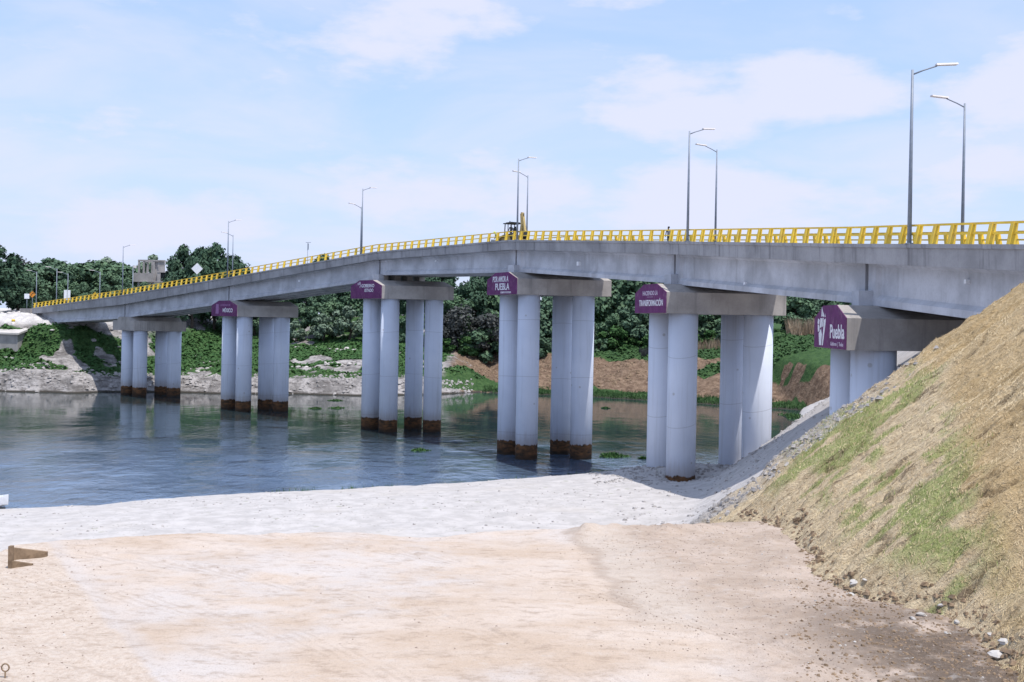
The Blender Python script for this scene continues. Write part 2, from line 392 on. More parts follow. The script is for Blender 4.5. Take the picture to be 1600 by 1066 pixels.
col = t.mix(t.rng(t.math('ADD', xw, t.math('MULTIPLY', t.math('SUBTRACT', n_big, .5), 1.8)), 1.9, 3.0), col, t.mix(t.rng(n_mid, .35, .65), (.36, .285, .23), (.46, .375, .315)))
dk = t.math('MULTIPLY', t.rng(xw, 2.9, 4.6), t.rng(t.noise(.8, 5, .65), .40, .52))
dk = t.math('MULTIPLY', dk, t.rng(y, 15.0, 12.0)); col = t.mix(dk, col, (.12, .092, .072))
xl = t.math('ADD', t.math('ADD', x, t.math('MULTIPLY', t.math('SUBTRACT', n_mid, .5), 0.5)), t.math('MULTIPLY', t.math('SUBTRACT', y, 12), .64))
col = t.mix(t.math('MULTIPLY', t.rng(xl, -4.2, -4.5), .55), col, (.51, .47, .45))
col = t.mix(t.math('MULTIPLY', t.rng(xl, -4.52, -4.66), .92), col, t.mix(t.rng(n_f, .35, .65), (.46, .37, .30), (.56, .48, .41)))
# tyre lines: bands of fine parallel grooves curving across the dirt
rad = t.n('ShaderNodeVectorMath', operation='DISTANCE'); t.l(t.co(), rad.inputs[0]); rad.inputs[1].default_value = (-9.0, 3.5, 11.6)
rr = rad.outputs['Value']
tyre = None
for r0 in (7.0, 8.7, 10.6, 12.2, 14.6):
    band = t.rng(t.math('ABSOLUTE', t.math('SUBTRACT', rr, r0)), .24, .18); tyre = band if tyre is None else t.math('MAXIMUM', tyre, band)
groove = t.math('MULTIPLY', t.math('SINE', t.math('ADD', t.math('MULTIPLY', rr, 48.0), t.math('MULTIPLY', x, 14.0))), t.rng(t.math('SINE', t.math('MULTIPLY', t.math('ADD', x, y), 30.0)), -.9, -.2, .3, 1.0)); tyre = t.math('MULTIPLY', tyre, t.rng(n_mid, .38, .55))
col = t.mix(t.math('MULTIPLY', t.math('MULTIPLY', tyre, t.rng(groove, -.2, .6)), .22), col, (.33, .255, .20))
spk = t.voro(26); col = t.mix(t.math('MULTIPLY', t.rng(spk[0], .16, .10), t.rng(n_mid, .46, .6, 0, .75)), col, (.30, .235, .19))
fine = t.noise(1.0, 8, .72, v=t.scaled((3.5, 7.0, 1), rot=(0, 0, .05))); grit = t.noise(60, 3, .7)
col = t.mix(t.rng(fine, .50, .66, 0, .5), col, (.30, .225, .17)); col = t.mix(t.rng(fine, .46, .30, 0, .35), col, (.56, .52, .49))
col = t.mix(t.rng(grit, .54, .68, 0, .5), col, (.22, .17, .135)); col = t.mix(t.rng(n_f, .55, .8, 0, .3), col, (.31, .235, .185))
t.color(col)
hb = t.math('ADD', t.math('MULTIPLY', n_f, .6), t.math('ADD', n_mid, t.math('MULTIPLY', t.math('MULTIPLY', tyre, groove), .12))); t.bump(t.math('ADD', hb, t.math('MULTIPLY', t.math('ADD', fine, t.math('MULTIPLY', grit, .4)), .8)), .8, .04); M['dirt'] = t.m
xs = span((-300, -20, 20), (-20, -9, .25), (-9, 6.6, .045), (6.6, 12, .5)); ys = span((-300, -10, 20), (-10, 6, .5), (6, 19.8, .045), (19.8, 40, .5))
X, Y = np.meshgrid(xs, ys); tag(grid_mesh('ground', xs, ys, plat_z(X, Y), M['dirt']), kind='structure')

# pale gravel beach
t = NT('pale_gravel', .95, .15); n0 = t.noise(.12, 5, .6); n1_ = t.noise(.9, 6, .65); v1 = t.voro(2.6); v2 = t.voro(.5)
col = t.mix(t.rng(n1_, .34, .66), (.39, .37, .36), (.49, .465, .455))
col = t.mix(t.math('MULTIPLY', t.rng(n0, .52, .68), .40), col, (.46, .42, .38))
fleck = t.math('MULTIPLY', t.rng(v1[0], .20, .12), t.rng(t.noise(.35, 4), .42, .58)); col = t.mix(t.math('MULTIPLY', fleck, .85), col, (.24, .23, .20))
fl2 = t.math('MULTIPLY', t.rng(v2[0], .14, .06), t.rng(n1_, .4, .6)); col = t.mix(t.math('MULTIPLY', fl2, .7), col, (.22, .23, .15))
z = t.xyz()[2]; col = t.mix(t.rng(z, .35, .02), col, (.20, .185, .17))
t.color(col); t.bump(t.math('ADD', n1_, t.math('MULTIPLY', t.noise(5, 5, .7), .7)), .6, .10); M['gravel'] = t.m
xs = span((-400, -80, 10), (-80, -45, 1), (-45, 34, .34), (34, 60, .7), (60, 400, 12)); ys = span((-300, 14, 30), (14, 50, 1.0), (50, 112, .34), (112, 210, 1.4))
X, Y = np.meshgrid(xs, ys); tag(grid_mesh('beach', xs, ys, beach_z(X, Y), M['gravel']), kind='structure')

# embankment under erosion mats
t = NT('erosion_mat', .95, .1); x, y, z = t.xyz()
nw = t.noise(.9, 5, .6); nf = t.noise(1.0, 5, .7, v=t.scaled((5, 26, 5))); nfib = t.noise(42, 3, .7)
tan = t.mix(t.rng(nf, .3, .7), (.46, .33, .17), (.66, .50, .29))
tan = t.mix(t.rng(t.noise(.5, 4), .4, .68, 0, .45), tan, (.66, .53, .35))
pale = t.mix(t.rng(nf, .32, .68), (.55, .425, .275), (.77, .64, .44))
bd = t.math('SUBTRACT', x, t.math('ADD', 6.35, t.math('MULTIPLY', t.math('SUBTRACT', y, 13.8), .30)))
bd = t.math('ADD', bd, t.math('MULTIPLY', t.math('SUBTRACT', t.noise(.6, 4, .6, v=t.scaled((.6, 1.3, 1))), .5), 3.4))
top = t.rng(bd, -.25, .35); col = t.mix(top, pale, tan)
gm = t.attr('green'); col = t.mix(t.math('MULTIPLY', gm, t.rng(nf, .25, .6, .45, .95)), col, t.mix(nw, (.27, .33, .10), (.43, .47, .20)))
col = t.mix(t.math('MULTIPLY', t.attr('rubble'), 1.0), col, t.mix(t.rng(t.voro(5)[0], .1, .5), (.24, .22, .20), (.52, .49, .47)))
crk = t.math('MULTIPLY', t.rng(t.noise(1.0, 6, .7, v=t.scaled((1.3, 6, 1.3))), .56, .64), t.math('SUBTRACT', 1.0, t.math('MULTIPLY', top, .7))); col = t.mix(t.math('MULTIPLY', crk, .7), col, (.13, .09, .06))
col = t.mix(t.math('MULTIPLY', t.attr('crev'), .8), col, (.10, .07, .045)); clod = t.noise(9, 5, .75); col = t.mix(t.rng(clod, .55, .70, 0, .38), col, (.20, .14, .08)); col = t.mix(t.rng(clod, .46, .32, 0, .35), col, (.66, .55, .40))
t.color(t.mix(t.rng(nfib, .5, .8, 0, .3), col, (.26, .18, .10)))
t.bump(t.math('ADD', t.math('MULTIPLY', clod, 2.0), t.math('ADD', nfib, t.math('MULTIPLY', nf, 1.5))), .9, .06); M['mat'] = t.m
xs = span((3.0, 15, .04), (15, 34, .5), (34, 300, 20)); ys = span((-300, -10, 20), (-10, 8.5, .4), (8.5, 27.5, .04), (27.5, 36, .5))
X, Y = np.meshgrid(xs, ys); EZ = emb_z(X, Y)
crev = np.exp(-(fbm(X / 2.6, (Y + fbm(X / 1.4, Y / 1.4, 3, 41) * .9) / .42, 3, 48) / .022) ** 2) * sstep(-.05, .1, fbm(X / 1.2, Y / .6, 2, 49))
gn = fbm(X / 2.2, Y / 1.0, 4, 51) + fbm(X / .5, Y / .3, 3, 58) * .9
bdn = X - (6.35 + (Y - 13.8) * .30)
green = sstep(.0, .14, gn + .07) * sstep(.5, -.4, bdn) * sstep(0.0, .6, X - np.interp(Y, TY, TX) - .15)
green = np.maximum(green, sstep(.28, .36, fbm(X / 1.0, Y / .7, 3, 57)) * .9)
rub = sstep(23.9, 25.0, Y + fbm(X / .8, Y / .8, 3, 53) * 2.2) * sstep(9.6, 7.6, X)
tag(grid_mesh('embankment', xs, ys, EZ, M['mat'], attrs={'green': green, 'rubble': rub, 'crev': crev}), kind='structure')
# grass blades on the mats
def blades(n, xa, xb, ya, yb, mask, zf, hmin, hmax, w, lean=.6):
    px = rng.uniform(xa, xb, n); py = rng.uniform(ya, yb, n); k = rng.random(n) < mask(px, py); px, py = px[k], py[k]; n = len(px)
    pz = zf(px, py) - .01; h = rng.uniform(hmin, hmax, n); a = rng.uniform(0, 6.28, n); l = rng.uniform(0, lean, n) * h; a2 = rng.uniform(0, 6.28, n)
    ww = w * (h / hmax)
    p0 = np.stack([px - np.cos(a) * ww, py - np.sin(a) * ww, pz], -1); p1 = np.stack([px + np.cos(a) * ww, py + np.sin(a) * ww, pz], -1)
    p2 = np.stack([px + np.cos(a2) * l, py + np.sin(a2) * l, pz + h], -1)
    co = np.stack([p0, p1, p2], 1).reshape(-1, 3); return co, np.arange(3 * n).reshape(-1, 3)
def gmask(px, py):
    g = sstep(.0, .14, fbm(px / 2.2, py / 1.0, 4, 51) + fbm(px / .5, py / .3, 3, 58) * .9 + .07) * sstep(.5, -.4, px - (6.35 + (py - 13.8) * .30)) * sstep(0, .6, px - np.interp(py, TY, TX) - .15)
    return np.maximum(g, sstep(.28, .36, fbm(px / 1.0, py / .7, 3, 57)) * .6)
co, fa = blades(130000, 4.5, 14, 9, 25.5, gmask, emb_z, .03, .09, .006)
tag(np_mesh('grass', co, fa, M['matgrass']), kind='stuff', label='young pale green grass sprouting through the erosion mats on the embankment', cat='grass')

# ------------------------------------------------------------------ water
t = NT('water', .04, .9); t.b.inputs['IOR'].default_value = 1.45
sky_tint = t.rng(t.math('ADD', t.xyz()[1], t.math('MULTIPLY', t.math('SUBTRACT', t.noise(.045, 4), .5), 70)), 135, 92)
t.color(t.mix(sky_tint, (.022, .038, .044), (.085, .130, .205)))  # sky reflection painted into the base colour: bluer and brighter near the beach
wv = t.scaled((1.05, .58, 1), rot=(0, 0, .12)); w1 = t.noise(.85, 5, .62, v=wv, dist=.4); w2 = t.noise(.10, 3, .5); w3 = t.noise(.22, 3, .5, v=t.scaled((.35, 1, 1)))
calm = t.rng(w2, .38, .62, .35, 1.0); yy = t.xyz()[1]
near = t.rng(yy, 160, 92, .15, 1.25); wf = t.noise(2.6, 3, .6, v=wv)
t.bump(t.math('MULTIPLY', t.math('MULTIPLY', t.math('ADD', t.math('ADD', w1, t.math('MULTIPLY', wf, .25)), t.math('MULTIPLY', w3, .8)), calm), near), 1.0, .15); M['water'] = t.m
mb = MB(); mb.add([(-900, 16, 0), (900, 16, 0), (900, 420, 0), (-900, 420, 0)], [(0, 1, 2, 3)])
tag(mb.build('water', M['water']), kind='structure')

# ------------------------------------------------------------------ far bank
FX = np.array([-500, -96, -79, -62, -44, -31, -16, -9, -5, -3, 13, 19, 40, 52, 56, 62, 500.])
FY = np.array([170, 192., 195, 199, 200, 201, 205, 213, 216, 212, 207, 205, 194, 185, 165, 150, 140.])
def far_z(X, Y):
    s = Y - (np.interp(X, FX, FY) + fbm(X / 6, X * 0 + 1, 3, 61) * 2.5)
    w = fbm(X / 9, Y / 9, 4, 62)
    s2 = s + w * 7
    left = np.interp(s2, [-30, 0, .8, 2.4, 5, 12, 14, 17.5, 21, 60, 300, 3000], [-6, 0, 1.2, 3.0, 4.2, 7.8, 11.2, 13.3, 14.6, 15.0, 16, 16])
    mid = np.interp(s2, [-30, 0, .7, 2.6, 6, 34, 70, 300, 3000], [-6, 0, 1.0, 2.7, 3.4, 9.0, 15.5, 17, 16])
    right = np.interp(s2, [-30, 0, 7, 10, 27, 34, 80, 300, 3000], [-6, .05, .5, 1.2, 7.8, 8.8, 13, 16, 16])
    a = sstep(-90, -72, X + (Y - 200) * -.25); b = sstep(-20, -6, X)
    z = left * (1 - a) + mid * a; z = z * (1 - b) + right * b
    z = z + np.where(s > 1, (fbm(X / 3.5, Y / 3.5, 4, 63) * .15 + np.abs(fbm(X / 1.6, Y / 2.2, 3, 66)) * .10) * np.minimum(s, 8), 0)
    z = z + 3.0 * np.exp(-((X + 11) ** 2 / 30 + (Y - 222) ** 2 / 50)) * sstep(0, 6, s)
    return z
def fz1(x, y): return float(far_z(np.array([x]), np.array([y]))[0])
t = NT('bank_soil', .95, .12); x, y, z = t.xyz()
pale = t.mix(t.rng(t.noise(.35, 6, .65), .34, .66), (.17, .16, .155), (.42, .395, .385)); pale = t.mix(t.rng(t.noise(.9, 6, .7, v=t.scaled((.5, .5, 2.2))), .48, .60, 0, .75), pale, (.11, .10, .095))
pale = t.mix(t.math('MULTIPLY', t.rng(z, 11.8, 13.4), t.rng(x, -78, -86)), pale, t.mix(t.rng(t.noise(.9, 5), .35, .65), (.48, .46, .45), (.62, .595, .58)))
brown = t.mix(t.rng(t.noise(.8, 6, .7), .34, .66), (.115, .075, .052), (.235, .165, .115)); brown = t.mix(t.rng(t.voro(.9)[0], .25, .1, 0, .45), brown, (.33, .25, .19))
brown = t.mix(t.rng(t.noise(1.3, 5, .7, v=t.scaled((.6, .6, 2))), .55, .68, 0, .6), brown, (.06, .045, .035))
col = t.mix(t.rng(t.math('ADD', x, t.math('MULTIPLY', t.math('SUBTRACT', t.noise(.12, 4), .5), 18)), -14, -10), pale, brown)
col = t.mix(t.rng(t.attr('veg'), .35, .6), col, t.mix(t.rng(t.noise(1.2, 5, .7), .35, .65), (.030, .068, .024), (.062, .115, .040)))
col = t.mix(t.rng(z, .45, .1), col, (.05, .045, .038))
t.color(col); t.bump(t.noise(1.6, 6, .7), 1.0, .4); M['bank'] = t.m
def veg_mask(X, Y):
    s = Y - (np.interp(X, FX, FY) + fbm(X / 6, X * 0 + 1, 3, 61) * 2.5)
    n = fbm(X / 7, Y / 5, 4, 71)
    left = sstep(-.06, .02, n + .075) * sstep(2.6, 4.2, s) * sstep(16, 13, s)
    mid = sstep(-.14, -.06, n + .05) * sstep(3.0, 4.4, s); mid = mid * (1 - .9 * sstep(.02, .05, -np.abs(s - 12 - n * 14) / 40 + .05) * sstep(.0, .15, fbm(X / 5, Y / 5, 3, 73) + .03))
    right = np.maximum(sstep(.3, 1.2, s) * sstep(9.5, 7.5, s + n * 5), sstep(25, 29, s + n * 8))
    right = np.maximum(right, sstep(14, 20, s) * sstep(22, 40, X) * sstep(-.02, .06, n))
    a = sstep(-90, -72, X + (Y - 200) * -.25); b = sstep(-20, -8, X)
    v = left * (1 - a) + mid * a; return v * (1 - b) + right * b
xs = span((-2500, -220, 80), (-220, -110, 4), (-110, 70, .6), (70, 220, 5), (220, 2500, 90)); ys = span((120, 184, 4), (184, 246, .6), (246, 330, 3), (330, 700, 25), (700, 5000, 250))
X, Y = np.meshgrid(xs, ys); tag(grid_mesh('terrain', xs, ys, far_z(X, Y), M['bank'], attrs={'veg': veg_mask(X, Y)}), kind='structure')
# ground cover on the bank: leaf tufts
def tufts(name, n, xa, xb, ya, yb, mask, zf, size, mat, label, cat='plants', flat=.8):
    px = rng.uniform(xa, xb, n); py = rng.uniform(ya, yb, n); k = rng.random(n) < mask(px, py); px, py = px[k], py[k]; n = len(px)
    s = size * rng.uniform(.5, 1.3, n); c = np.stack([px, py, zf(px, py) + s * .35], -1)
    d = rng.normal(size=(n, 3)); d[:, 2] = np.abs(d[:, 2]) + flat; d[:, 1] -= .5; d /= np.linalg.norm(d, axis=1)[:, None]
    r = rng.normal(size=(n, 3)); u = np.cross(d, r); u /= np.linalg.norm(u, axis=1)[:, None]; v = np.cross(d, u)
    q = np.stack([c - u * s[:, None] * .6, c - v * s[:, None] * .5, c + u * s[:, None] * .6, c + v * s[:, None] * .5], 1).reshape(-1, 3)
    return tag(np_mesh(name, q, np.arange(4 * n).reshape(-1, 4), mat), label, cat, kind='stuff')
def vm(px, py): return np.clip(veg_mask(px, py) - .35, 0, 1) * 1.4 * sstep(3, 5, far_z(px, py) + (px > -8) * 2.8)
tufts('undergrowth', 60000, -110, -8, 195, 240, vm, far_z, .55, M['leaffresh'], 'low green creeping plants covering the far bank slope')
tufts('undergrowth', 26000, -8, 70, 205, 246, lambda a, b: vm(a, b) * (far_z(a, b) > 2.5), far_z, .55, M['grassgreen'], 'green scrub at the head of the brown far bank')
def strip(px, py):
    z_ = far_z(px, py); return ((z_ > .02) & (z_ < 1.0)) * 1.0
co, fa = blades(70000, -6, 62, 160, 226, lambda a, b: strip(a, b), far_z, .25, .6, .10)
tag(np_mesh('grass', co, fa, M['grassgreen']), 'bright green marsh grass strip along the far waterline', 'grass', kind='stuff')

# ------------------------------------------------------------------ trees
def leaf_cloud(centers, radii, n, size, squash=.85, outward=1.0):
    w = np.array(radii) ** 2; pick = rng.choice(len(radii), n, p=w / w.sum()); C = np.array(centers)[pick]; Rr = np.array(radii)[pick]
    d = rng.normal(size=(n, 3)); d /= np.linalg.norm(d, axis=1)[:, None]
    p = C + d * (Rr * (rng.random(n) ** .35) * rng.uniform(.82, 1.12, n))[:, None] * np.array([1, 1, squash])
    nm = d * outward + rng.normal(size=(n, 3)) * .55 + np.array([0, 0, .35]); nm /= np.linalg.norm(nm, axis=1)[:, None]
    r = rng.normal(size=(n, 3)); u = np.cross(nm, r); u /= np.linalg.norm(u, axis=1)[:, None]; v = np.cross(nm, u)
    s = (size * rng.uniform(.6, 1.35, n))[:, None]
    q = np.stack([p - u * s * .6, p - v * s * .38, p + u * s * .6, p + v * s * .38], 1).reshape(-1, 3)
    return q, np.arange(4 * n).reshape(-1, 4)
def crown_mesh(name, h, rad, base, nclump, n, size, mat, seed, style='round'):
    rs = np.random.default_rng(seed); cs = []; rr_ = []
    for i in range(nclump):
        f = (i + .5) / nclump; zc = base + (h - base) * (.12 + .80 * f)
        prof = math.sin(math.pi * (.22 + .70 * f)) if style == 'round' else (.45 + .55 * math.sin(math.pi * (.15 + .8 * f)))
        a = i * 2.4 + rs.uniform(-.5, .5); rd = rad * prof * rs.uniform(.35, .8) * (1 if i < nclump - 2 else .3)
        c = rad * rs.uniform(.26, .46) * (.75 + .25 * prof)
        cs.append((math.cos(a) * rd, math.sin(a) * rd, min(zc + rs.uniform(-.6, .6), h - c * .8))); rr_.append(c)
    q, f = leaf_cloud(cs, rr_, n, size)
    return np_mesh(name, q, f, mat, link=False), cs
def trunk_mb(h, cs, r=.22, seed=0):
    rs = random.Random(seed); mb = MB(); top = h * .7
    pts = [(rs.uniform(-.2, .2) * k, rs.uniform(-.2, .2) * k, -.6 + (top + .6) * k / 4) for k in range(5)]
    mb.tube(pts, [r * (1.25 - k * .24) for k in range(5)], 7)
    for c in cs[::2]:
        z0 = top * rs.uniform(.35, .8); k = (z0 + .6) / (top + .6) * 4; i = min(int(k), 3); a = Vector(pts[i]).lerp(Vector(pts[i + 1]), k - i)
        b = Vector(c); m = a.lerp(b, .5) + Vector((0, 0, .25)); mb.tube([a, m, b], [r * .42, r * .26, r * .1], 5)
    return mb
TREES = {}
def tree_proto(key, h, rad, base, nclump, n, size, mat, seed, style='round'):
    me, cs = crown_mesh('crown', h, rad, base, nclump, n, size, M[mat], seed, style)
    tr = trunk_mb(h, cs, .02 * h + .05, seed)
    tm = bpy.data.meshes.new('trunk'); tm.from_pydata([tuple(v) for v in tr.v], [], tr.f); tm.materials.append(M['bark']); tm.update()
    TREES[key] = (me, tm, h)
def plant_tree(key, x, y, z, scale, label, group=None, name='tree', cat='tree', rz=None, sq=1.0):
    me, tm, h = TREES[key]
    r = thing(name, (x, y, z), label, cat, group, rng.uniform(0, 6.28) if rz is None else rz); r.scale = (scale * sq, scale * sq, scale)
    for nm, m_ in (('crown', me), ('trunk', tm)):
        c = bpy.data.objects.new(nm, m_); COL.objects.link(c); c.parent = r
    return r
for i in range(4): tree_proto('wood%d' % i, 10, 4.6, 1.2, 17, 5200, .62, 'leaf', 100 + i)
for i in range(3): tree_proto('dark%d' % i, 11, 4.6, 1.0, 19, 6400, .55, 'leafdark', 120 + i, 'full')
for i in range(2): tree_proto('pale%d' % i, 6, 2.8, .6, 10, 2600, .42, 'leafpale', 140 + i)
for i in range(2): tree_proto('twig%d' % i, 6, 3.6, .4, 12, 2600, .34, 'twig', 150 + i)
for i in range(3): tree_proto('bush%d' % i, 4, 2.6, .1, 10, 2600, .45, 'leaffresh' if i == 0 else 'leaf', 160 + i, 'full')
def on_px(px, Y): return U(px, 500, Y).x
def tree_px(key, px, ytop, Y, label, group=None, name='tree', cat='tree', sq=1.0):
    x_ = on_px(px, Y); z0 = fz1(x_, Y); zt = U(px, ytop, Y).z; s = max(zt - z0, 1.5) / TREES[key][2]
    return plant_tree(key, x_, Y, z0 - .1, s, label, group, name, cat, sq=sq)
# the wood on the far bank (shared labels: nothing tells these apart)
WL = 'green tree in the dense wood on the far bank behind the bridge piers'; WG = 'trees of the far bank wood'
DL = 'darker green tree in the dense wood on the far bank behind the bridge piers'
for px in np.arange(300, 1430, 47):
    tree_px('wood%d' % rng.integers(4), px + rng.uniform(-14, 14), rng.uniform(455, 490), 243 + rng.uniform(-3, 4), WL, WG, sq=1.15)
for px in np.arange(420, 1480, 52):
    k = rng.random() < .45
    tree_px(('dark%d' % rng.integers(3)) if k else 'wood%d' % rng.integers(4), px + rng.uniform(-16, 16), np.interp(px, [420, 640, 900, 1480], [425, 425, 412, 425]) + rng.uniform(0, 22), 258 + rng.uniform(-4, 5), DL if k else WL, 'dark trees of the far bank wood' if k else WG, sq=.95)
for px in np.arange(400, 1480, 60):
    k = rng.random() < .5
    tree_px(('dark%d' % rng.integers(3)) if k else 'wood%d' % rng.integers(4), px + rng.uniform(-16, 16), np.interp(px, [400, 560, 640, 900, 1480], [428, 420, 412, 405, 420]) + rng.uniform(0, 14), 277 + rng.uniform(-5, 6), DL if k else WL, 'dark trees of the far bank wood' if k else WG, sq=.85)
for px in (535, 552, 570, 590, 1265, 1300, 1335, 1372, 900, 940, 985, 620, 655):
    tree_px('dark%d' % rng.integers(3), px, 408 + rng.uniform(0, 14), 290 + rng.uniform(-3, 3), DL, 'dark trees of the far bank wood', sq=1.0)
tree_px('dark0', 505, 396, 265, 'dark tree whose top shows through the yellow railing below the crest of the bridge', sq=.55)
for px, yt, lab in ((462, 500, 'pale grey-green bush to the right of the second signed pier'), (505, 488, 'pale flowering bush in front of the wood, left of the third pier'), (545, 476, 'pale bush half hidden behind the wood edge, beside the third pier')):
    tree_px('pale%d' % rng.integers(2), px, yt, 236, lab, name='bush', cat='bush', sq=1.15)
tree_px('twig0', 722, 474, 240, 'purple-grey leafless bush between the third and fourth pier', name='bush', cat='bush', sq=1.2)
tree_px('twig1', 690, 490, 237, 'lower purple-grey leafless bush beside the third pier', name='bush', cat='bush', sq=1.1)
tree_px('twig1', 765, 488, 237, 'small purple-grey leafless bush left of the fourth pier', name='bush', cat='bush', sq=1.1)
BL = 'rounded green bush along the edge of the far bank wood'; BG = 'bushes along the wood edge'
for px in list(np.arange(700, 1400, 27)):
    tree_px('bush%d' % rng.integers(3), px + rng.uniform(-8, 8), rng.uniform(508, 528), 236 + rng.uniform(-2, 2), BL, BG, 'bush', 'bush', sq=1.15)
for px in (435, 470, 520, 575, 630, 660):
    tree_px('bush%d' % rng.integers(3), px, rng.uniform(512, 524), 238, BL, BG, 'bush', 'bush', sq=1.1)
# trees on the left plateau
tree_px('dark1', -8, 382, 222, 'tall dark tree cut by the left edge of the photo', sq=1.0)
tree_px('dark2', 28, 425, 226, 'dark bushy tree right of the tall one at the left edge', sq=1.05)
tree_px('twig0', 28, 398, 262, 'bare grey-branched tree above the dark trees at far left', sq=.75)
LG = 'round trees behind the left end of the bridge'; LL = 'round green tree behind the left end of the bridge'
for px, yt, Yd, sq in ((78, 403, 258, 1.35), (64, 410, 262, 1.2), (95, 408, 268, 1.2), (40, 420, 250, 1.1), (140, 406, 270, 1.25), (158, 408, 262, 1.2), (180, 408, 272, 1.2), (118, 426, 270, 1.2), (52, 428, 245, 1.0), (108, 420, 262, .95), (150, 412, 266, .9), (170, 424, 252, 1.05), (188, 410, 275, .85), (130, 440, 248, .9), (100, 436, 250, 1.0), (225, 440, 262, 1.0), (205, 446, 250, .9)):
    tree_px('wood%d' % rng.integers(4), px, yt, Yd, LL, LG, sq=sq)
tree_px('pale0', 165, 401, 300, 'thin pale tree rising behind the round trees at left', sq=.7)
tree_px('pale1', 240, 396, 310, 'pale thin-leaved tree behind the unfinished building', sq=.8)
for px, yt, Yd, sq, lab in ((284, 382, 238, .66, 'large dark tree right of the unfinished building, above the bridge railing'), (315, 386, 240, .75, 'middle dark tree behind the white diamond sign'),
                        (335, 380, 238, .70, 'tall dark tree left of the double lamp on the ramp of the bridge'), (360, 398, 238, .7, 'low dark tree behind the lamp on the ramp of the bridge'), (300, 400, 232, .8, 'dark tree low behind the railing between the two tall dark trees')):
    tree_px('dark%d' % rng.integers(3), px, yt, Yd, lab, sq=sq)

# ------------------------------------------------------------------ bridge
VPX = [(50, 481.5, 213.5), (188, 461.5, 189), (350, 434.5, 164), (585, 393.5, 139), (796, 375, 115), (1040, 377, 88), (1332, 381, 59.5)]
V = [U(*p) for p in VPX]
e7 = U(1600, 382, 43); d7 = (e7 - V[6]); V.append(V[6] + d7 * (31.0 / d7.length))
V.append(V[7] + Vector((1.2, -30, -1.6)))
FH = [1.2, 1.75, 1.4, 1.1, 1.1, 1.1, 1.12, 1.12, 1.12]
W = 9.0
NRM = []
for i in range(len(V)):
    a = (V[i] - V[i - 1]) if i > 0 else (V[1] - V[0]); b = (V[i + 1] - V[i]) if i < len(V) - 1 else a
    a = Vector((a.x, a.y, 0)).normalized(); b = Vector((b.x, b.y, 0)).normalized(); tt = (a + b).normalized()
    n = Vector((-tt.y, tt.x, 0)); NRM.append((n / max(n.dot(Vector((-a.y, a.x, 0))), .7), tt))
# path runs towards the camera, so "inward" (away from the camera side) is to the left of travel
def P(i, off, dz=0.0):
    return V[i] + NRM[i][0] * off + Vector((0, 0, dz))
bridge = thing('bridge', (V[4].x, V[4].y, 0), 'long grey concrete road bridge with yellow railings crossing the water on white column piers', 'bridge')
def build(mb, name, mat, parent=bridge): return mb.build(name, M[mat], parent)
nV = len(V)
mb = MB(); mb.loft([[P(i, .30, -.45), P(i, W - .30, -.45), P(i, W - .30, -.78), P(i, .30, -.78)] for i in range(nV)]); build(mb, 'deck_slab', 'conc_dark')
mb = MB(); mb.loft([[P(i, 1.3, -.44), P(i, W - 1.3, -.44), P(i, W - 1.3, -.446), P(i, 1.3, -.446)] for i in range(nV)]); build(mb, 'road_surface', 'asphalt')
for sgn in (0, 1):
    mb = MB()
    for i in range(nV - 1):
        a, b = i, i + 1
        def prof(j, q):
            p = V[a].lerp(V[b], q); 
            pts = [(-.09, 0), (.32, 0), (.32, -FH[j]), (.03, -FH[j]), (.0, -.24), (-.09, -.20)]
            out = []
            for o, dz in pts:
                oo = o if sgn == 0 else W - o
                f = -FH[a] * (1 - q) - FH[b] * q if dz == -FH[j] else dz
                out.append(P(a, oo).lerp(P(b, oo), q) + Vector((0, 0, f)))
            return out
        mb.loft([prof(a, .0), prof(b, 1.0)])
    build(mb, 'edge_beam', 'conc_edge')
# girders
DEP = [(3.3, 4.25), (4.15, 4.0), (3.75, 3.75), (3.15, 3.6), (3.55, 3.62), (3.68, 3.5), (3.52, 3.55), (3.5, 3.5)]
for i in range(nV - 1):
    L = (V[i + 1] - V[i]).length; g = .18 / L; eb = 1.1 / L
    for gi, off in enumerate((1.35, 3.45, 5.55, 7.65)):
        loops = []
        for q, full in ((g, 1), (eb, 1), (eb * 1.25, 0), (1 - eb * 1.25, 0), (1 - eb, 1), (1 - g, 1)):
            zt = -.76; zb = -(DEP[i][0] * (1 - q) + DEP[i][1] * q); hw = .42; ww = .40 if full else .17
            base = P(i, off).lerp(P(i + 1, off), q); nn = NRM[i][0].lerp(NRM[i + 1][0], q)
            pr = [(-hw, zb), (-hw, zb + .38), (-ww, zb + .62), (-ww, zt - .55), (-hw, zt - .38), (-hw, zt), (hw, zt), (hw, zt - .38), (ww, zt - .55), (ww, zb + .62), (hw, zb + .38), (hw, zb)]
            loops.append([base + nn * o + Vector((0, 0, dz)) for o, dz in pr])
        mb = MB(); mb.loft(loops); build(mb, 'girder', 'conc')
    mb = MB()
    for q in (g * 1.6, 1 - g * 1.6):
        a = P(i, 1.36).lerp(P(i + 1, 1.36), q); b = P(i, 7.6).lerp(P(i + 1, 7.6), q); mb.bar(a + Vector((0, 0, -1.9)), b + Vector((0, 0, -1.9)), .16, 2.2)
    build(mb, 'diaphragm', 'conc_dark')
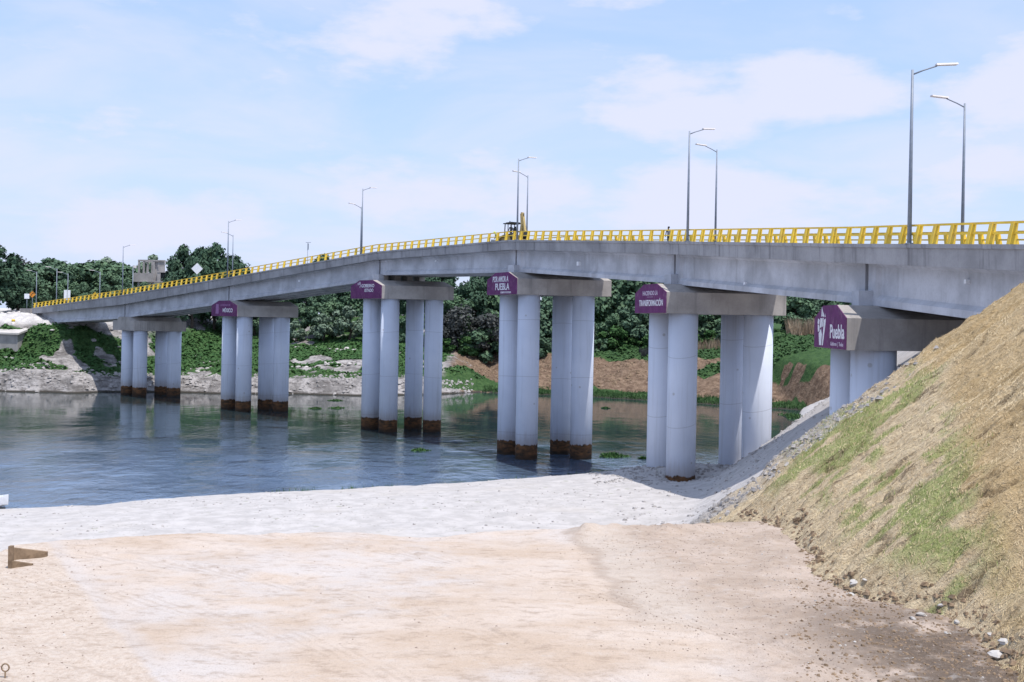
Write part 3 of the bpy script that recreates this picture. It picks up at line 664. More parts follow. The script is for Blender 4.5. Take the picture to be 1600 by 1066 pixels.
# piers
BETA = R(10); VX = Vector((math.cos(BETA), math.sin(BETA), 0))
PIER = {1: (48, 12.0, 1.75, 9.2, 6.0), 2: (46, 15.0, 1.3, 9.4, 5.8), 3: (41, 17.8, .15, 9.6, 5.9), 4: (28, 18.1, .4, 10.6, 6.2), 5: (14, 16.1, -.1, 10.5, 6.7), 6: (-3.2, 14.0, -.15, 11.0, 6.4)}
LC = 10.7; SEP = 4.4; RAD = 1.23
def text_mesh(s, size, mat, name):
    cu = bpy.data.curves.new('t', 'FONT'); cu.body = s; cu.size = size; cu.align_x = 'CENTER'; cu.align_y = 'CENTER'; cu.extrude = .012; cu.offset = size * .018
    o = bpy.data.objects.new('t', cu); COL.objects.link(o); bpy.context.view_layer.update()
    me = bpy.data.meshes.new_from_object(o.evaluated_get(bpy.context.evaluated_depsgraph_get())); bpy.data.objects.remove(o); bpy.data.curves.remove(cu)
    me.name = name; me.materials.clear(); me.materials.append(M[mat]); return me
def poly_mesh(polys, mat, name):
    mb = MB()
    for p in polys: mb.loft([[(x, y, 0) for x, y in p], [(x, y, .012) for x, y in p]])
    me = bpy.data.meshes.new(name); me.from_pydata(mb.v, [], mb.f); me.materials.append(M[mat]); me.update(); return me
for i, (adeg, zb, shf, Lc, csep) in PIER.items():
    a = R(adeg); E = Vector((-math.sin(a), math.cos(a), 0)); dl = math.cos(a - BETA)
    w = (SEP * dl + 2.75) / dl; C = V[i] - VX * (1.15 - shf); C.z = 0; hc = 2.5; H = w / 2
    sec = [(-H, 0), (-H, hc * .70), (-H * .42, hc), (H * .42, hc), (H, hc * .70), (H, 0)]
    if i == 1: sec = [(-H, 0), (-H, hc * .72), (-H * .62, hc * .72), (-H * .42, hc), (H * .42, hc), (H * .62, hc * .72), (H, hc * .72), (H, 0)]
    def S(l, q): return [C + VX * l + E * e + Vector((0, 0, zb + z_)) for e, z_ in q]
    mb = MB(); mb.loft([S(0, sec), S(Lc, sec)])
    if i == 1:
        for l in np.arange(.3, Lc, .42):
            mb.bar(C + VX * l - E * (H + .012) + Vector((0, 0, zb + .06)), C + VX * l - E * (H + .012) + Vector((0, 0, zb + hc * .70)), .10, .03, up=tuple(E))
    cap = build(mb, 'pier_cap', 'conc_cap')
    # bearing blocks under the girder ends
    mb = MB()
    for off in (1.40, 3.45, 5.55, 7.65):
        top = V[i].z - min(DEP[i - 1][1], DEP[i][0]); z0 = zb + hc - .06
        c = P(i, off); hgt = max(top - z0 - .02, .12)
        mb.box((c.x, c.y, z0 + hgt / 2), (.95, 1.5, hgt), a)
    build(mb, 'bearing_block', 'conc_cap', cap)
    if top - zb - hc > .0 or i in (4, 6):
        mb = MB(); c = P(i, .70); mb.box((c.x, c.y, zb + hc + .40), (.85, 1.5, .95), a); build(mb, 'shear_key', 'conc', cap)
    # columns
    for l in (2.05, 2.05 + csep):
        for e in (-SEP / 2, SEP / 2):
            c = C + VX * l + E * e; mb = MB(); n = 40
            zs = [-4, zb * .5, zb + .05]
            mb.loft([[(c.x + RAD * math.cos(k * 2 * math.pi / n), c.y + RAD * math.sin(k * 2 * math.pi / n), z_) for k in range(n)] for z_ in zs], True, True)
            build(mb, 'column', 'column' if i < 5 else ('column_foot' if i == 5 and l < 3 and e < 0 else 'column_beach'))
    if i == 1: continue
    # painted sign on the end of the cap
    ins = [(e * .995, z_ if z_ > 0 else .02) for e, z_ in sec]
    mb = MB(); mb.loft([S(-.05, ins), S(-.003, ins)]); build(mb, 'sign_panel', 'purple', cap)
    ux = -E; uz = Vector((0, 0, 1)); un = ux.cross(uz).normalized()
    org = C - VX * .05 + Vector((0, 0, zb)) + un * .004
    def put(me, cxf, z_, sx=1.0, name='lettering'):
        m = Matrix.Identity(4)
        for r_ in range(3): m[r_][0] = ux[r_] * sx; m[r_][1] = uz[r_]; m[r_][2] = un[r_]
        p = org + ux * (cxf * w) + uz * z_
        for r_ in range(3): m[r_][3] = p[r_]
        o = bpy.data.objects.new(name, me); COL.objects.link(o); o.parent = cap; o.matrix_world = m
        o.matrix_local = Matrix.Translation(-Vector((bridge.location))) @ m
        return o
    if i == 2:
        put(text_mesh('GOBIERNO DE', .42, 'faint', 'lettering'), .05, 1.78, 1.1); put(text_mesh('MÉXICO', .85, 'white', 'lettering'), .14, .92, .95)
        put(poly_mesh([[(-.5, -.8), (.45, -.8), (.5, .7), (-.35, .8)]], 'faint', 'emblem'), -.27, 1.2, 1, 'emblem')
    if i == 3:
        put(text_mesh('GOBIERNO', .62, 'white', 'lettering'), .06, 1.72, 1.0); put(text_mesh('ESTADO', .60, 'white', 'lettering'), .10, 1.10, .95)
        put(poly_mesh([[(-.35, .0), (-.15, .0), (-.15, .35), (-.35, .3)], [(.0, .05), (.35, .0), (.3, .45), (.05, .45)], [(.1, -.3), (.25, -.35), (.45, -.05), (.3, 0)]], 'faintwhite', 'emblem'), -.22, 1.85, 1.0, 'emblem')
    if i == 4:
        put(text_mesh('POR AMOR A', .88, 'white', 'lettering'), -.04, 1.72, .72); put(text_mesh('PUEBLA', 1.05, 'white', 'lettering'), .02, .86, .95)
        put(text_mesh('GOBIERNO DEL ESTADO', .28, 'white', 'lettering'), .14, .24, .80)
    if i == 5:
        put(text_mesh('HACIENDO LA', .52, 'faintwhite', 'lettering'), .0, 1.70, 1.0); put(text_mesh('• • • • • • •', .2, 'faintwhite', 'lettering'), .0, 1.38, 1.5)
        put(text_mesh('TRANSFORMACIÓN', .72, 'white', 'lettering'), .03, .85, .84)
    if i == 6:
        put(text_mesh('Puebla', 1.10, 'white', 'lettering'), .24, .95, 1.08)
        put(text_mesh('Gobierno  |  Todos', .30, 'faintwhite', 'lettering'), .24, .28, 1.15)
        em = [[(-.55, -.9), (-.05, -.9), (.10, -.15), (-.15, .25), (-.75, -.1)], [(.15, -.9), (.40, -.9), (1.0, .55), (1.05, .95), (.62, .85), (.45, .15)],
              [(-.95, .0), (-.55, .1), (-.62, .45), (-1.05, .55)], [(-1.1, .62), (-.7, .52), (-.55, .85), (-.95, .95)], [(-.48, .3), (.0, .35), (.1, .95), (-.35, .98)],
              [(.18, .35), (.42, .45), (.5, 1.0), (.2, .98)], [(-.1, 1.08), (.28, 1.1), (.2, 1.55), (.02, 1.75)], [(.38, 1.05), (.72, 1.1), (.35, 1.45)], [(.8, 1.05), (1.0, 1.05), (.95, 1.3)]]
        put(poly_mesh([[(x_ * .95 + .05, y_ * .86 - .10) for x_, y_ in q_] for q_ in em], 'white', 'emblem'), -.25, 1.02, .95, 'emblem')
# small marker plates fixed to the girders and a worn orange triangle on a column
GIRD = [o for o in bpy.data.objects if o.name.startswith('girder')]
def marker(span, px, py, sz):
    g_ = GIRD[span * 4]; a_, b_ = P(span, .95), P(span + 1, .95); best = min((abs(PCX + q.x / q.y * FPX * CR + (q.z - EYE) / q.y * FPX * SR - px), k) for k, q in ((k, a_.lerp(b_, k / 300)) for k in range(301)))
    q = a_.lerp(b_, best[1] / 300); z_ = U(px, py, q.y).z; td = (b_ - a_); td.z = 0; td.normalize(); c_ = Vector((q.x, q.y, z_)); nn = Vector((-td.y, td.x, 0))
    mb = MB(); mb.bar(c_ - td * sz / 2 + nn * .15, c_ + td * sz / 2 + nn * .15, .24, sz, up=(0, 0, 1)); mb.build('marker_plate', M['signwhite'], g_)
marker(2, 467, 439, .34); marker(3, 680, 408, .22); marker(4, 903, 412, .40); marker(5, 1163, 443, .20); marker(6, 1507, 440, .20)
# left abutment
mb = MB(); c = V[0] + (V[0] - V[1]).normalized() * .6
tdir = Vector(((V[0] - V[1]).x, (V[0] - V[1]).y, 0)).normalized(); ra = math.atan2(tdir.y, tdir.x)
m0 = c + NRM[0][0] * W * .5; mb.box((m0.x, m0.y, V[0].z - 4), (1.2, W + .6, 6.4), ra)
for o_ in (.2, W - .2):
    p = c + NRM[0][0] * o_ + tdir * 2.6; mb.box((p.x, p.y, V[0].z - 2.6), (5.0, .4, 5.0), ra)
build(mb, 'abutment', 'conc_cap')
# railings
def railing(off, sgn):
    total = []; posts = []
    mbr = MB()
    for i in range(nV - 1):
        a, b = P(i, off), P(i + 1, off); L = (b - a).length; nn = ((NRM[i][0] + NRM[i + 1][0]) * .5).normalized() * sgn; td = (b - a).normalized()
        for h, wd, lean in ((.96, .105, .15), (.50, .095, .09)):
            mbr.bar(a + nn * lean + Vector((0, 0, h)), b + nn * lean + Vector((0, 0, h)), wd, wd)
        n = max(1, round(L / 1.66))
        for k in range(n):
            posts.append((a.lerp(b, (k + .5) / n), nn, td))
    return mbr, posts
def post_loops(p, nn, td, mb):
    for z0, z1, o0, o1, d0, d1 in ((-.01, .93, .0, .15, .30, .22),):
        lo = []
        for z_, o, d in ((z0, o0, d0), (.5, .075, .26), (z1, o1, d1)):
            c = p + nn * o + Vector((0, 0, z_)); lo.append([c + nn * x_ * d / 2 + td * y_ * .12 for x_, y_ in ((-1, -1), (1, -1), (1, 1), (-1, 1))])
        mb.loft(lo)
mbr, posts = railing(.13, 1); rail = build(mbr, 'railing', 'yellow'); camv = Vector((0, 0, EYE))
vis = [q for q in posts if q[0].y > 38]; vis.sort(key=lambda q: q[0].y)
for p, nn, td in vis[:100]:
    mb = MB(); post_loops(p, nn, td, mb); mb.build('rail_post', M['yellow'], rail)
mb = MB()
for p, nn, td in vis[100:] + [q for q in posts if q[0].y <= 38]: post_loops(p, nn, td, mb)
tag(mb.build('rail_posts', M['yellow'], rail), kind='stuff')
mbr, posts = railing(W - .13, -1); rail2 = build(mbr, 'railing', 'yellow'); mb = MB()
for p, nn, td in posts: post_loops(p, nn, td, mb)
tag(mb.build('rail_posts', M['yellow'], rail2), kind='stuff')

# ------------------------------------------------------------------ street lamps
def edge_at(px, off):
    best = None
    for i in range(nV - 1):
        a, b = P(i, off), P(i + 1, off)
        for k in range(201):
            q = a.lerp(b, k / 200); 
            if q.y < 20: continue
            dx = q.x / q.y * FPX; dz = (q.z - EYE) / q.y * FPX
            ppx = PCX + dx * CR + dz * SR
            if best is None or abs(ppx - px) < best[0]: best = (abs(ppx - px), q, NRM[i][0].lerp(NRM[i + 1][0], k / 200))
    return best[1], best[2]
lamp = thing('street_lamp', (0, 0, 0), 'lamp', 'street lamp', 'street lamps on the bridge')
mb = MB(); mb.tube([(0, 0, 0), (0, 0, 4.5), (0, 0, 9.0)], [.115, .09, .065], 10); mb.build('pole', M['pole'], lamp)
mb = MB(); mb.box((0, 0, .02), (.36, .36, .05)); mb.build('base_plate', M['pole'], lamp)
mb = MB(); mb.tube([(0, 0, 8.75), (.55, 0, 8.98), (1.25, 0, 9.22)], [.045, .04, .04], 8); mb.build('arm', M['pole'], lamp)
mb = MB(); mb.loft([[(x_, y_, z_) for y_, z_ in ((-.16, 9.24 + (x_ - 1.2) * .05), (.16, 9.24 + (x_ - 1.2) * .05), (.12, 9.33 + (x_ - 1.2) * .05), (-.12, 9.33 + (x_ - 1.2) * .05))] for x_ in (1.2, 1.4, 2.25, 2.3)]); mb.build('lamp_head', M['lamp'], lamp)
NL = [(1421, 'tallest grey street lamp at right, on the near edge of the bridge'), (1074, 'grey street lamp on the near edge just right of the walking person'), (808, 'grey street lamp on the near edge directly beside the backhoe cab'),
      (565, 'grey street lamp on the near edge above the third pier'), (355, 'grey street lamp on the near edge beside the dark trees on the ramp'), (191, 'grey street lamp on the near edge left of the unfinished building')]
first = True
for px, lab in NL:
    p, n = edge_at(px, .05); rz = math.atan2(n.y, n.x)
    if px == 1421: rz -= .15
    if first: lamp.location = p; lamp.rotation_euler = (0, 0, rz); lamp['label'] = lab; first = False
    else: dup(lamp, p, rz, lab)
for px, pyt, lab in ((1504, 178, 'grey street lamp on the far edge, arm reaching left towards the tallest lamp'), (1118, 239, 'grey street lamp on the far edge, right of the walking person'), (823, 280, 'grey street lamp on the far edge behind the backhoe arm'),
                     (563, 329, 'shorter-looking grey street lamp on the far edge above the third pier'), (363, 377, 'grey street lamp on the far edge of the ramp in front of the dark trees')):
    p, n = edge_at(px, W - .05); dup(lamp, p, math.atan2(-n.y, -n.x), lab)
for px, pyt, Y_, rz, lab in ((87.5, 419, 225, 3.4, 'pale street lamp with a double arm near the left end of the bridge'), (105, 427, 235, 3.2, 'dark street lamp behind the white panels at the left end of the bridge'), (155, 424, 232, 3.3, 'pale street lamp among the trees behind the ramp railing'), (56, 424, 240, 3.2, 'dark street lamp behind the white square sign at far left')):
    x_ = on_px(px, Y_); zt = U(px, pyt, Y_).z; dup(lamp, (x_, Y_, zt - 9.1), rz, lab, group='street lamps on the left bank')

# ------------------------------------------------------------------ people
def skin_person(joints, mat_regions, loc, label, rz=0.0, scale=1.0):
    """joints: name -> (pos, radius, parent). One continuous body mesh; hair and clothes as children."""
    names = list(joints); me = bpy.data.meshes.new('body'); idx = {n: k for k, n in enumerate(names)}
    me.from_pydata([joints[n][0] for n in names], [(idx[joints[n][2]], idx[n]) for n in names if joints[n][2]], [])
    o = bpy.data.objects.new('person', me); COL.objects.link(o)
    sk = o.modifiers.new('s', 'SKIN'); o.modifiers.new('u', 'SUBSURF').levels = 2
    if not me.skin_vertices: 
        bpy.context.view_layer.objects.active = o; bpy.ops.mesh.customdata_skin_add()
    for n in names:
        sv = me.skin_vertices[0].data[idx[n]]; r = joints[n][1]; sv.radius = (r, r) if not hasattr(r, '__len__') else r
    me.skin_vertices[0].data[idx['pelvis']].use_root = True
    bpy.context.view_layer.update(); m2 = bpy.data.meshes.new_from_object(o.evaluated_get(bpy.context.evaluated_depsgraph_get()))
    bpy.data.objects.remove(o)
    for p in m2.polygons: p.use_smooth = True
    m2.materials.clear()
    mats = [m for m, f in mat_regions]
    for m in mats: m2.materials.append(M[m])
    for p in m2.polygons:
        for k, (m, f) in enumerate(mat_regions):
            if f(p.center): p.material_index = k; break
    r = bpy.data.objects.new('person', m2); COL.objects.link(r); r.location = loc; r.rotation_euler = (0, 0, rz); r.scale = (scale,) * 3
    return tag(r, label, 'person')
def standing(bend=0.0, reach=.1, step=.12):
    sh = Vector((.0, .0, 0)); b = bend
    def T(x, y, z):  # bend the upper body forward (+y) about the hips
        dz = z - .95; return (x, y + math.sin(b) * dz, .95 + math.cos(b) * dz)
    J = {'pelvis': ((0, 0, .95), (.15, .115), None), 'waist': (T(0, 0, 1.12), (.14, .10), 'pelvis'), 'chest': (T(0, .0, 1.34), (.17, .115), 'waist'), 'neck': (T(0, .01, 1.50), .055, 'chest'),
         'head': (T(0, .03, 1.62), (.080, .095), 'neck'), 'crown': (T(0, .02, 1.72), (.070, .085), 'head')}
    for s, n in ((-1, 'l'), (1, 'r')):
        J['sh' + n] = (T(s * .19, 0, 1.42), .062, 'chest'); J['el' + n] = (T(s * .25, reach * .5, 1.15), .045, 'sh' + n); J['wr' + n] = (T(s * .24, reach * 1.8, .93), .033, 'el' + n); J['ha' + n] = (T(s * .23, reach * 2.1, .84), .036, 'wr' + n)
        J['hip' + n] = ((s * .095, 0, .88), .090, 'pelvis'); J['kn' + n] = ((s * .11, s * step * .5 + .03, .50), .062, 'hip' + n); J['an' + n] = ((s * .115, s * step, .09), .045, 'kn' + n); J['to' + n] = ((s * .125, s * step + .17, .04), .038, 'an' + n)
    return J
def add_fingers(p, J, mat):
    pass
p, n = edge_at(1045, 1.0); pz = p.z - .45
heading = math.atan2(n.y, n.x)
per = skin_person(standing(.12, .10, .16), [('cloth_dark', lambda c: c.z < .93), ('skin', lambda c: c.z > 1.49 or (c.z < 1.0 and abs(c.x) > .2)), ('cloth_grey', lambda c: True)], (p.x, p.y, pz), 'person in dark clothes standing at the yellow railing left of a lamp post', heading)
mb = MB(); mb.loft([[(math.cos(k * .7854) * r_, .17 * math.sin(.12) * 4.0 + math.sin(k * .7854) * r_ * 1.15, z_) for k in range(8)] for r_, z_ in ((.088, 1.66), (.10, 1.70), (.085, 1.76), (.03, 1.80))], True, True)
mb.v = [(x_, y_ - .10 + .12 * .12 + .05, z_ - .01) for x_, y_, z_ in mb.v]
h_ = bpy.data.meshes.new('hair'); h_.from_pydata(mb.v, [], mb.f); h_.materials.append(M['black']); ho = bpy.data.objects.new('hair', h_); COL.objects.link(ho); ho.parent = per
p, n = edge_at(776, 1.3)
per2 = skin_person(standing(.35, .14, .10), [('hivis', lambda c: 1.0 < c.z < 1.48 and abs(c.x) < .2), ('skin', lambda c: c.z > 1.47), ('cloth_grey', lambda c: True)], (p.x, p.y, p.z - .45), 'worker in a yellow vest and helmet leaning forward left of the backhoe', math.atan2(n.y, n.x) + 1.2)
mb = MB(); mb.loft([[(math.cos(k * .7854) * r_, math.sin(k * .7854) * r_ * 1.1, z_) for k in range(8)] for r_, z_ in ((.15, 1.60), (.12, 1.62), (.115, 1.68), (.07, 1.74), (.02, 1.755))], True, True)
mb.v = [(x_, y_ + .28, z_ - .02) for x_, y_, z_ in mb.v]
h_ = bpy.data.meshes.new('helmet'); h_.from_pydata(mb.v, [], mb.f); h_.materials.append(M['hivis']); ho = bpy.data.objects.new('helmet', h_); COL.objects.link(ho); ho.parent = per2

# ------------------------------------------------------------------ backhoe loader (x axis = its front)
p, n = edge_at(800, 3.0); tdir = Vector((n.y, -n.x, 0)); hd = math.atan2(-tdir.y, -tdir.x)
if math.cos(hd) > 0: hd += math.pi
bh = thing('backhoe', (0, 0, 0), 'yellow backhoe loader with a dark cab parked on the crest of the bridge', 'backhoe')
mb = MB(); mb.loft([[(x_, y_, z_) for y_, z_ in ((-.45, .75), (.45, .75), (.42, zt), (-.42, zt))] for x_, zt in ((.55, 1.45), (1.2, 1.42), (2.1, 1.25), (2.2, 1.15))]); mb.box((-.4, 0, .85), (2.4, .8, .5)); mb.build('body', M['mach'], bh)
mb = MB()
for x_, y_ in ((-.85, -.7), (-.85, .7), (.60, -.7), (.60, .7)): mb.bar((x_, y_, 1.1), (x_ * .92, y_ * .95, 2.66), .09)
for y_ in (-.68, .68): mb.bar((-.85, y_, 1.75), (.6, y_, 1.75), .06); mb.bar((-.1, y_, 1.1), (-.1, y_, 2.66), .07)
mb.box((-.13, 0, 1.15), (1.5, 1.42, .35)); mb.build('cab', M['black'], bh)
mb = MB(); mb.loft([[(x_, y_, z_) for x_, y_ in ((-1.0, -.8), (.8, -.8), (.8, .8), (-1.0, .8))] for z_ in (2.66, 2.76)]); mb.box((-.1, 0, 2.80), (1.2, 1.2, .08)); mb.tube([(-.2, .5, 2.8), (-.2, .5, 2.98)], .06); mb.build('cab_roof', M['black'], bh)
mb = MB(); mb.box((-.35, 0, 1.5), (.5, .5, .14)); mb.box((-.55, 0, 1.85), (.14, .48, .6)); mb.box((-.56, 0, 2.25), (.1, .26, .18)); mb.build('seat', M['black'], bh)
def wheel(x_, y_, r_, w_):
    mb = MB(); n_ = 20; prof = [(-w_ / 2, r_ * .62), (-w_ / 2, r_ * .93), (-w_ * .35, r_), (w_ * .35, r_), (w_ / 2, r_ * .93), (w_ / 2, r_ * .62)]
    mb.loft([[(x_ + math.cos(k * 2 * math.pi / n_) * q, y_ + o, r_ + math.sin(k * 2 * math.pi / n_) * q) for o, q in prof] for k in list(range(n_)) + [0]], False, True)
    wo_ = mb.build('wheel', M['tyre'], bh)
    mb = MB(); mb.loft([[(x_ + math.cos(k * 2 * math.pi / n_) * r_ * .62, y_ + o, r_ + math.sin(k * 2 * math.pi / n_) * r_ * .62) for k in range(n_)] for o in (-w_ * .3, w_ * .3)]); mb.build('rim', M['mach'], wo_)
for y_ in (-.82, .82): wheel(-.75, y_, .72, .42); wheel(1.65, y_, .46, .32)
mb = MB()
for y_ in (-.55, .55): mb.bar((1.0, y_, 1.35), (2.3, y_, 1.0), .14, .2); mb.bar((2.3, y_, 1.0), (2.75, y_, .45), .14, .2)
mb.build('loader_arm', M['mach'], bh)
mb = MB(); mb.loft([[(x_, y_, z_) for x_, z_ in ((2.75, .95), (2.70, .25), (2.85, .12), (3.55, .12), (3.5, .18), (2.95, .22), (2.82, .90))] for y_ in (-1.15, 1.15)]); mb.build('loader_bucket', M['pole'], bh)
mb = MB(); mb.box((-1.55, 0, .9), (.35, 1.9, .7)); mb.build('rear_frame', M['mach'], bh)
mb = MB(); mb.loft([[(x_, y_ , z_) for x_, z_ in ((-1.60, 1.0), (-1.95, 1.1), (-2.35, 2.5), (-2.05, 3.75), (-1.80, 3.72), (-1.95, 2.5))] for y_ in (-.17, .17)]); mb.build('boom', M['mach'], bh)
mb = MB(); mb.loft([[(x_, y_, z_) for x_, z_ in ((-1.88, 3.9), (-2.2, 3.85), (-2.75, 1.7), (-2.6, 1.6))] for y_ in (-.13, .13)]); mb.build('dipper_arm', M['mach'], bh)
mb = MB(); mb.tube([(-1.75, .0, 1.6), (-1.88, 0, 2.7)], .07); mb.tube([(-2.2, .0, 2.9), (-2.35, 0, 3.75)], .06); mb.build('hydraulic_cylinder', M['black'], bh)
mb = MB(); mb.loft([[(x_, y_, z_) for x_, z_ in ((-2.6, 1.65), (-2.85, 1.6), (-2.95, 1.05), (-2.5, .75), (-2.15, .95), (-2.2, 1.05), (-2.5, .95), (-2.75, 1.2))] for y_ in (-.32, .32)]); mb.build('digging_bucket', M['black'], bh)
for y_ in (-.95, .95):
    mb = MB(); mb.bar((-1.55, y_, 1.3), (-1.7, y_, .1), .14); mb.box((-1.7, y_, .05), (.4, .35, .06)); mb.build('stabiliser', M['mach'], bh)
bh.location = (p.x, p.y, p.z - .445); bh.rotation_euler = (0, 0, hd)
op = skin_person(standing(.0, .14, .05), [('cloth_grey', lambda c: c.z < 1.48), ('skin', lambda c: True)], (0, 0, 0), 'operator in grey inside the dark backhoe cab')
q = Matrix.Rotation(hd, 3, 'Z') @ Vector((.15, .1, 0)); op.location = (p.x + q.x, p.y + q.y, p.z - .445 + .88); op.scale = (1, 1, .98); op.rotation_euler = (0, 0, hd - 1.57)

# ------------------------------------------------------------------ signs near the left end
def square(s, d=0.0): return [(-s, -s), (s, -s), (s, s), (-s, s)]
def plate_sign(px, py, Y, size, diamond, face, label, bottom_z, yaw=0.0, mark=None, name='road_sign'):
    c = U(px, py, Y); r = thing(name, (c.x, c.y, bottom_z), label, 'road sign', None, yaw); hz_ = c.z - bottom_z
    mb = MB(); mb.tube([(0, .05, 0), (0, .05, hz_ + size * .8)], .05, 8); mb.v = [(x_ + c.x, y_ + c.y, z_ + bottom_z) for x_, y_, z_ in mb.v]; po = mb.build('post', M['pole'], r)
    s = size; pts = [(0, -s), (s, 0), (0, s), (-s, 0)] if diamond else [(-s * .8, -s * .8), (s * .8, -s * .8), (s * .8, s * .8), (-s * .8, s * .8)]
    mb = MB(); mb.loft([[(x_ + c.x, y_ + c.y, z_ + c.z) for x_, z_ in pts] for y_ in (.0, -.03)]); mb.build('plate', M[face], r)
    if mark:
        mb = MB()
        for poly in mark: mb.loft([[(x_ * s + c.x, y_ + c.y, z_ * s + c.z) for x_, z_ in poly] for y_ in (-.034, -.045)])
        mb.build('arrow', M['black'], r)
    return r
ARW = [[(-.28, -.45), (-.12, -.45), (-.12, .05), (-.28, .05)], [(-.28, .05), (-.12, .05), (.18, .22), (.10, .34)], [(.02, .42), (.42, .32), (.18, .02)]]
BRD = [[(-.86, -.02), (-.80, .02), (0, .84), (0, .90), (-.9, 0)], [(.86, -.02), (.9, 0), (0, .9), (0, .84), (.80, .02)]]
pe, ne = edge_at(308, W - .3); plate_sign(308, 420, pe.y, 1.05, True, 'signwhite', 'white diamond road sign on the bridge in front of the dark trees', pe.z - .1)
pe, ne = edge_at(148, .5); plate_sign(148.5, 463, pe.y, .82, True, 'signyellow', 'small yellow diamond sign with a black curved arrow on the ramp railing', pe.z, mark=ARW + BRD)
Yp = 226; zp = lambda px, Y: fz1(on_px(px, Y), Y)
plate_sign(50.5, 460, 222, .75, True, 'signorange', 'orange diamond sign with a black curved arrow left of the bridge end', zp(50, 222), mark=ARW + BRD)
plate_sign(42, 463, 218, .66, False, 'signwhite', 'white square sign on a post beside the orange diamond sign', zp(42, 218))
for px, lab in ((102.2, 'left one of two white upright panels behind the ramp railing'), (107.6, 'right one of two white upright panels behind the ramp railing')):
    c = U(px, 461, 222); r = thing('panel_sign', (c.x, c.y, c.z - 2.6), lab, 'panel')
    mb = MB(); mb.box((c.x, c.y, c.z), (.62, .08, 2.1)); mb.build('panel', M['signwhite'], r)
    for d in (-.2, .2):
        mb = MB(); mb.tube([(c.x + d, c.y + .08, c.z - 2.9), (c.x + d, c.y + .08, c.z + .9)], .04); mb.build('post', M['pole'], r)
# unfinished building
Yb = 268; X0, X1 = on_px(208, Yb), on_px(264, Yb); zl = lambda py, px=230: U(px, py, Yb).z; zg = zp(235, Yb) - .3
b = thing('unfinished_building', ((X0 + X1) / 2, Yb, zg), 'bare concrete frame of an unfinished building behind the bridge railing', 'building')
def bb(name, *boxes, mat='rockgrey'):
    mb = MB()
    for x0, x1, y0, y1, z0, z1 in boxes: mb.box(((x0 + x1) / 2, (y0 + y1) / 2, (z0 + z1) / 2), (x1 - x0, y1 - y0, z1 - z0))
    return mb.build(name, M[mat], b)
lx = lambda px: on_px(px, Yb); D = 7.0; z1, z2, z3 = zl(439), zl(427), zl(406)
bb('floor_slab', (X0 - .2, X1 + 1.2, Yb - .3, Yb + D, z1 - .3, z1))
for px in (215, 222, 238, 262):
    for y_ in (Yb, Yb + D - .5): bb('pillar', (lx(px) - .2, lx(px) + .2, y_, y_ + .4, zg, z1 - .3))
for px in (215, 222.5, 238.5):
    for y_ in (Yb + .1, Yb + D - .6): bb('pillar', (lx(px) - .22, lx(px) + .22, y_, y_ + .44, z1, z3 - .35))
bb('parapet', (X0 - .2, lx(238), Yb - .15, Yb + .02, z1 + .001, z2)); bb('parapet', (X0 - .2, X0 - .03, Yb + .03, Yb + D, z1 + .001, z2))
bb('roof_beam', (lx(213.5), lx(256), Yb + .05, Yb + .5, z3 - .35, z3), (lx(213.5), lx(256), Yb + D - .6, Yb + D - .15, z3 - .35, z3), (lx(214), lx(216), Yb + .51, Yb + D - .61, z3 - .33, z3 - .02))
bb('stair_wall', (lx(239.5), lx(243.5), Yb + .6, Yb + D - .7, z1 + .001, z3 - .36)); bb('upper_wall', (lx(244), lx(254), Yb + .3, Yb + .55, zl(416), z3 - .36))
bb('lower_roof', (lx(244), lx(262), Yb, Yb + D - .8, zl(424) - .25, zl(424))); bb('wall', (lx(244), lx(249), Yb + .1, Yb + .3, z1 + .001, zl(424) - .26)); bb('wall', (lx(258), lx(262), Yb + .1, Yb + .3, z1 + .001, zl(424) - .26))
bb('opening', (lx(249), lx(258), Yb + .5, Yb + .6, z1 + .001, zl(424) - .26), (lx(229), lx(234), Yb + .8, Yb + .9, z1 + .001, z2 + .1), mat='dark')
# floodlight mast and lattice mast
c = U(208, 417, 236); r = thing('floodlight_mast', (c.x, c.y, zp(208, 236)), 'dark mast with a square white floodlight left of the unfinished building', 'mast')
mb = MB(); mb.tube([(c.x, c.y, zp(208, 236)), (c.x, c.y, c.z + .3)], .10); mb.build('pole', M['pole'], r)
mb = MB(); mb.box((c.x + .5, c.y - .1, c.z), (.55, .3, .5)); mb.bar((c.x, c.y, c.z), (c.x + .4, c.y, c.z), .08); mb.build('floodlight', M['lamp'], r)
c = U(481, 379, 300); z0 = zp(481, 300); r = thing('antenna_mast', (c.x, c.y, z0), 'thin antenna mast with a short crossbar rising behind the ramp of the bridge', 'mast')
mb = MB(); mb.tube([(c.x, c.y, z0), (c.x, c.y, c.z)], [.16, .09]); mb.build('pole', M['pole'], r)
mb = MB(); mb.bar((c.x - .6, c.y, c.z), (c.x + .9, c.y, c.z), .12); mb.box((c.x + .1, c.y, c.z - 1.2), (.3, .3, 1.8)); mb.build('crossbar', M['pole'], r)
